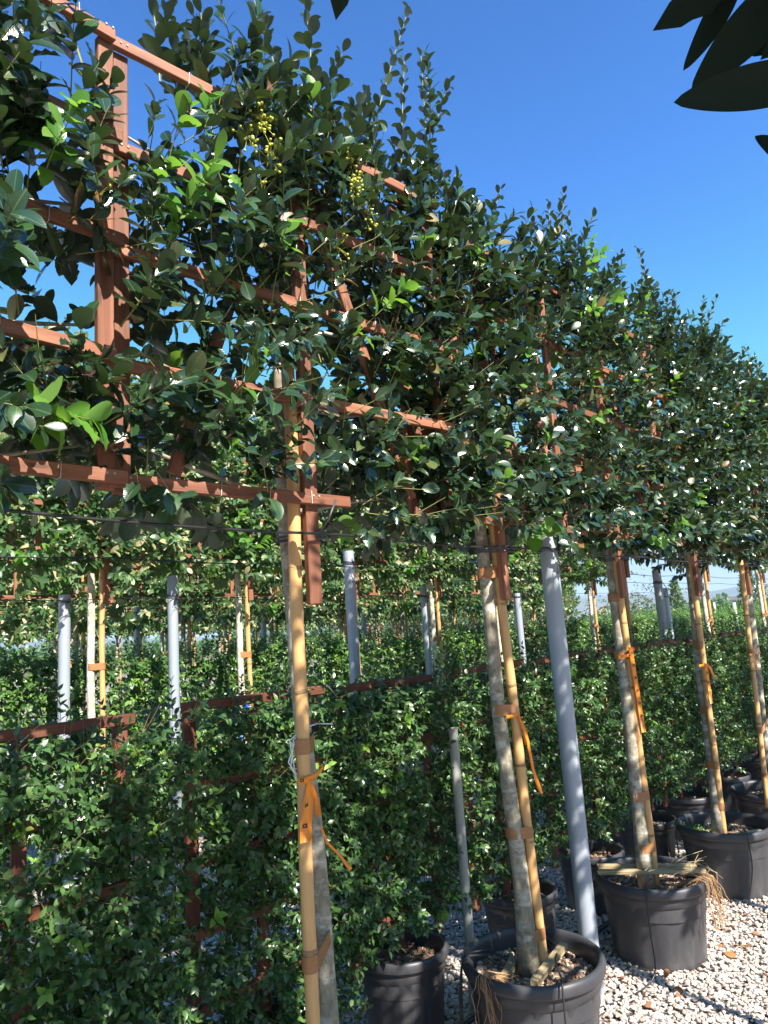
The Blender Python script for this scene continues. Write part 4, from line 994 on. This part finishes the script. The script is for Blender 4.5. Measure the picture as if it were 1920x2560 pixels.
tag(b.build('blue_tape', M['blue']), 'bright blue tape tied on a pale stem above the shaded hedge panel', 'tape')
# a short row between, seen through the gap at right
for k, (x, y) in enumerate(((5.95, 2.75), (8.5, 2.95), (10.8, 3.0), (13.2, 3.0))):
    place_set(RP[(k + 1) % 3], (x, y, 0), False, [s + ' seen in the gap at right toward the hills, ' + ['the nearest', 'the second', 'the third', 'the farthest'][k] for s in ('pleached tree', 'trellis', 'bamboo cane')], ['pleached trees in the right gap', 'trellises in the right gap', 'canes in the right gap'])
# farther rows: too small to show single leaves
def far_tree(seed, mat):
    root, tr, cn = rear_tree(seed, 260, .13, ('far',), 0, (0, 0, 0), mat, False, low=1.82, dz=.12)
    for ch in list(tr.children):
        for g in list(ch.children):
            if g.name.startswith(('tie', 'screw')): bpy.data.objects.remove(g)
    return root, tr, cn
FP = [far_tree(600 + v, 'bark') for v in range(2)]
kk = 0
for row, (y, xs, sp) in enumerate(((7.1, 2.0, 1.2), (9.6, 3.0, 1.25), (12.4, 4.0, 1.3), (15.6, 5.2, 1.35))):
    nn = int((y * 1.95 - xs) / sp)
    for k in range(nn):
        x = xs + k * sp + .1 * math.sin(k * 3.1 + row); first = kk < 2
        w = ['third', 'fourth', 'fifth', 'sixth'][row]
        place_set(FP[kk % 2], (x, y, 0), first, [q + ' of the ' + w + ' row back, ' + ORD[k % 18] + ' from the left' for q in ('small distant pleached tree', 'small distant trellis', 'small distant cane')],
                  ['distant pleached trees, row %s' % w, 'distant trellises, row %s' % w, 'distant canes, row %s' % w]); kk += 1
for k, (x, y) in enumerate(((4.4, 8.2), (6.3, 8.2), (8.3, 8.2), (10.2, 8.2), (8.0, 13.4), (12.0, 13.4))): pole(x, y, 2.1, .04, 'distant grey steel pole among the rear rows, ' + ORD[k] + ' from the left', tie=None)

# ------------------------------------------------------------------ row at the photographer's back: its crowns throw the dappled shade
for k, x in enumerate((-1.45, -.4, .72, 1.82, 2.92, 4.05, 5.15, 6.3, 7.4)):
    rng = np.random.default_rng(700 + k); y = -.17
    root = thing('pleached_tree', (x, y, 0), 'pleached holly of the row behind the photographer, ' + ORD[k] + ' along it', 'tree', 'pleached hollies behind the photographer')
    make_trunk(root, rng, (0, 0, .3), (0, 0, 1.97), 3.2, .033, .024)
    lv, tw = crown(rng, {1: 190, 2: 290}.get(k, 130), -.52, .52, 1.98, 3.35, .082, ('mid',), .04, thick=.1, auto_shoots=6, tlen=(.1, .2))
    keep = Leaves()
    for i in range(len(lv.P)):
        p = lv.P[i] + np.array((x, y, 0)); q = proj(p); dd = np.linalg.norm(p - np.array((0, 0, 1.6)))
        if dd < .4 or (q and -.12 < q[0] < 1.12 and -.12 < q[1] < 1.1): continue
        keep.add(lv.P[i], lv.D[i], lv.Nn[i], lv.S[i], lv.K[i], lv.C[i], lv.W[i])
    if k == 2:
        for j in range(22): twig(keep, tw, (-.2 + rng.normal() * .08, -.02 + rng.normal() * .05, 2.40 + rng.normal() * .08), rng.normal(size=3), .14, 7, .085, rng, ('mid',))  # unseen leaf clump added to block the sun from the corner spray
    emit_leaves(keep, root, (x, y, 0), HM, 0)
    if k != 1:
        tr = thing('trellis_frame', (x, y, 0), 'trellis of the row behind the photographer, ' + ORD[k] + ' along it', 'trellis', 'trellises behind the photographer')
        make_trellis(tr, rng, -.5, .5, ZS, .03, 1.7, y=-.05)
    make_pot(x, y, 'black pot of the row behind the photographer, ' + ORD[k] + ' along it', .262, .37, 'pots behind the photographer', 0, 90 + k)
    if k == 1: nearroot = root
# the spray that hangs into the top right corner, a hand's width from the lens
lv = Leaves(); 
def near_leaf(p, d, n, s, kind='spiny', w=1.0): lv.add(np.array(p), nrm(d), nrm(n), s, kind, 0, w)
root = thing('holly_spray', (.60, .10, 2.14), 'dark out-of-focus holly spray hanging into the top right corner', 'branch')
o = np.array((.60, .10, 2.14))
def cw(px, py, dep):      # a point given by direction and distance from the lens
    v = np.array(cF) + np.array(cR) * (px - 960) / 1800 - np.array(cU) * (py - 1280) / 1800; return np.array((0, 0, 1.6)) + v * dep - o
D_ = .62
toC = nrm(-np.array(cF) - .4 * UPV)
for (a, b_, dz, kind, w) in (((2080, 190), (1712, 240), 0, 'holly', .95), ((1980, -60), (1765, 200), .03, 'holly', 1.1), ((1850, -90), (1738, 152), .05, 'holly', .85), ((1880, -120), (1665, 60), .04, 'spiny', 1.0),
                             ((2060, 60), (1860, 120), .05, 'spiny', 1.1), ((2050, 480), (1905, 310), .0, 'holly', 1.0), ((2000, -150), (1880, 40), .06, 'spiny', 1.3), ((880, -170), (842, 28), .02, 'spiny', 1.0), ((2080, -40), (1930, 130), .02, 'spiny', 1.2)):
    p = cw(*a, D_ + dz); q = cw(*b_, D_ + dz + .01); w *= .6 if kind == 'holly' else .7; near_leaf(p, q - p, toC + rngh.normal(size=3) * .12, np.linalg.norm(q - p), 'fine' if kind == 'holly' else 'spiny', w)
A = lv.arrays()
for i in range(len(lv.P)):
    P, X, D, Z, S, K, C, Wd = A; s = S[i]; lo = link('leaf', leaf_mesh(K[i], M['holly_shaded'], Wd[i]), root)
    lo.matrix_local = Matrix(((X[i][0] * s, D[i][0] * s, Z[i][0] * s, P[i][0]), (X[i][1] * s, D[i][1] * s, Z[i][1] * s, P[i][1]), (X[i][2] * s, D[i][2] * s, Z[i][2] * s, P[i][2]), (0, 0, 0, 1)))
b = MB(); b.tube([cw(2300, -250, D_), cw(2090, -60, D_ + .03), cw(2080, 200, D_), cw(2060, 470, D_)], [.003, .0025, .002, .0015], 6); b.build('stem', M['twig'], root)

# ------------------------------------------------------------------ fallen leaves
rng = np.random.default_rng(33)
for k in range(170):
    x = rng.uniform(2.2, 6.2); y = rng.uniform(.7, 1.75) if rng.random() < .6 else rng.uniform(1.35, 1.7)
    if min((x - p) ** 2 + (y - 1.67) ** 2 for p in PX.values()) < .25 ** 2: continue
    o = link('fallen_leaf', leaf_mesh('holly', M['dead_leaf'], 1.0)); s = rng.uniform(.025, .055)
    o.scale = (s, s, s * [-1, 1][k % 2]); o.rotation_euler = (rng.normal() * .35, rng.normal() * .35, rng.uniform(0, 6.28)); o.location = (x, y, .022)
    tag(o, 'dry red-brown fallen leaf lying on the pale gravel by the pots', 'leaf', 'dry fallen leaves on the gravel')

# ------------------------------------------------------------------ far background
def house(x, y, L, Wd, h, rh, wall, roof, label, rot):
    t = thing('house', (x, y, 0), label, 'house'); t.rotation_euler = (0, 0, rot)
    b = MB(); b.prism([(-L / 2, -Wd / 2, 0), (L / 2, -Wd / 2, 0), (L / 2, Wd / 2, 0), (-L / 2, Wd / 2, 0)], h)
    k = len(b.v); b.v += [(-L / 2, -Wd / 2, h), (-L / 2, Wd / 2, h), (-L / 2, 0, h + rh), (L / 2, -Wd / 2, h), (L / 2, Wd / 2, h), (L / 2, 0, h + rh)]
    b.face((k, k + 2, k + 1), False); b.face((k + 3, k + 4, k + 5), False); b.build('wall', M[wall], t)
    e = .35
    for s in (-1, 1):
        r = MB(); sl = rh / (Wd / 2)
        r.prism([(-L / 2 - e, s * (Wd / 2 + e), h - e * sl + .02), (L / 2 + e, s * (Wd / 2 + e), h - e * sl + .02), (L / 2 + e, 0, h + rh + .02), (-L / 2 - e, 0, h + rh + .02)], .12); r.build('roof', M[roof], t)
    for q in (-.3, 0, .3):
        for s in (-1, 1):
            w = MB(); w.prism([(q * L - .5, s * (Wd / 2 + .01), 1.0), (q * L + .5, s * (Wd / 2 + .01), 1.0), (q * L + .5, s * (Wd / 2 + .03), 1.0), (q * L - .5, s * (Wd / 2 + .03), 1.0)], 1.1); w.build('window', M['pane'], t)
    for s in (-1, 1):
        w = MB(); w.prism([(s * (L / 2 + .01), -.5, 1.0), (s * (L / 2 + .01), .5, 1.0), (s * (L / 2 + .03), .5, 1.0), (s * (L / 2 + .03), -.5, 1.0)], 1.1); w.build('window', M['pane'], t)
house(190, 93, 9, 7, 3.0, 1.9, 'cream', 'red_roof', 'small cream house with a pale gable left of the gap', .45)
house(261, 91, 13, 9, 3.0, 1.6, 'white_wall', 'roof', 'low house with a dark gable roof and white wall behind the hedge in the gap', 1.9)
house(267, 83.5, 12, 9, 3.0, 3.0, 'cream', 'roof', 'house with a steep dark gable roof right of the pale trunk in the gap', 1.9)
house(170, 113, 13, 7, 4.6, 1.2, 'white_wall', 'red_roof', 'long white building behind the thick steel pole', 2.1)

def bush(name, x, y, h, w, mat, label, seed, n=260, ls=.14, trunk=True, cone=False, cat='tree', group=None):
    rng = np.random.default_rng(seed); t = thing(name, (x, y, 0), label, cat, group); lv = Leaves()
    cl = [(rng.normal(size=3) * np.array([w * .22, w * .22, h * .16]) + np.array([0, 0, h * .62]), rng.uniform(.25, .45) * w) for _ in range(9)]
    for i in range(n):
        if cone:
            z = rng.random() ** .8 * h; r = w / 2 * (1 - z / h) * (1 if z > .08 * h else .6); a = rng.uniform(0, 6.28); p = np.array([math.cos(a) * r, math.sin(a) * r, z]); d = np.array([math.cos(a) * .4, math.sin(a) * .4, 1])
        else:
            c, r = cl[rng.integers(len(cl))]; v = nrm(rng.normal(size=3)); p = c + v * r * rng.uniform(.7, 1.05); d = v + UPV * .3
        for q in range(4):
            lv.add(p + rng.normal(size=3) * ls * .5, nrm(d + rng.normal(size=3) * .5), rng.normal(size=3) + d, ls * rng.uniform(.7, 1.3), 'far', 0, 1.2)
    emit_leaves(lv, t, (x, y, 0), [mat], 0, 'crown')
    b = MB(); b.tube([(0, 0, 0), (.02 * w, 0, h * .35), (0, 0, h * .75)], [.03 * w + .03, .02 * w + .02, .01], 8); b.build('trunk', M['bark'], t)
    return t
bush('cypress_tree', 45.7, 17.6, 3.6, 1.5, M['hedge'], 'slim dark conifer rising alone against the hills in the gap', 1, 420, .16, cone=True)
bush('conifer_tree', 43.3, 12.6, 4.2, 1.9, M['hedge'], 'dark conifer right of the bamboo cane near the right edge', 2, 420, .16, cone=True)
bush('olive_tree', 29.5, 12.9, 2.9, 2.2, M['olive_leaf'], 'round grey-green tree left of the grey pole in the gap', 3, 500, .10)
bush('olive_tree', 19.1, 16.5, 3.0, 2.8, M['olive_leaf'], 'grey-green bushy tree behind the red-tipped shrub', 4, 500, .10)
bush('red_tip_shrub', 11.25, 8.7, 2.0, 1.5, M['red_leaf'], 'red-tipped shrub rising over the rear hedge left of the leaning trunk', 5, 420, .05, cat='shrub')
bush('red_tip_shrub', 14.6, 14.2, 2.5, 2.2, M['red_leaf'], 'orange-green shrub behind the rear rows in the middle', 6, 420, .06, cat='shrub')
bush('pine_tree', 33, 8.3, 3.2, 2.6, M['hedge'], 'dark bushy tree at the right edge below the crowns', 7, 500, .12)
bush('yellow_shrub', 16.5, 7.6, 1.78, 1.6, M['olive_leaf'], 'yellow-green shrub beside the grey poles in the gap', 8, 420, .06, cat='shrub')
# a far belt of trees that reads as one mass
rng = np.random.default_rng(77); lv = Leaves()
for i in range(5200):
    az = R_(rng.uniform(5, 78)); dd = rng.uniform(110, 150); h = 2.5 + .45 * math.sin(az * 23) + .4 * math.sin(az * 61); z = rng.uniform(.2, 1) * h
    for q in range(3): lv.add(np.array([dd * math.cos(az), dd * math.sin(az), z]) + rng.normal(size=3) * .5, nrm(rng.normal(size=3) + UPV * .4), rng.normal(size=3) + UPV, rng.uniform(.5, .9), 'far', 0, 1.5)
A = lv.arrays(); o = link('distant_treeline', merge_leaves('distant_treeline', A, list(range(len(lv.P))), [M['hedge']])); o['kind'] = 'stuff'
for k, (x, y, h) in enumerate(((25.8, 9.4, 1.9), (17.2, 5.35, 1.75), (23.2, 7.8, 1.85))):
    b = MB(); b.tube([(0, 0, 0), (0, 0, h)], .03, 8); tag(b.build('white_stake', M['white_wall'], None, (x, y, 0)), ['thin white stake left of the pale trunk in the gap', 'white stake with a loose wire near the right edge', 'thin white stake between the other two in the gap'][k], 'stake', 'white stakes beyond the hedge')

# ------------------------------------------------------------------ haze
b = MB(); b.prism([(-400, -400, -1), (5200, -400, -1), (5200, 5200, -1), (-400, 5200, -1)], 146)
hz = bpy.data.materials.new('haze'); hz.use_nodes = True; nt = hz.node_tree; nt.nodes.clear()
ov = nt.nodes.new('ShaderNodeOutputMaterial'); pv = nt.nodes.new('ShaderNodeVolumePrincipled')
pv.inputs['Color'].default_value = (.6, .78, 1, 1); pv.inputs['Density'].default_value = .00025
nt.links.new(pv.outputs[0], ov.inputs['Volume'])
ho = b.build('haze', hz); ho['kind'] = 'stuff'
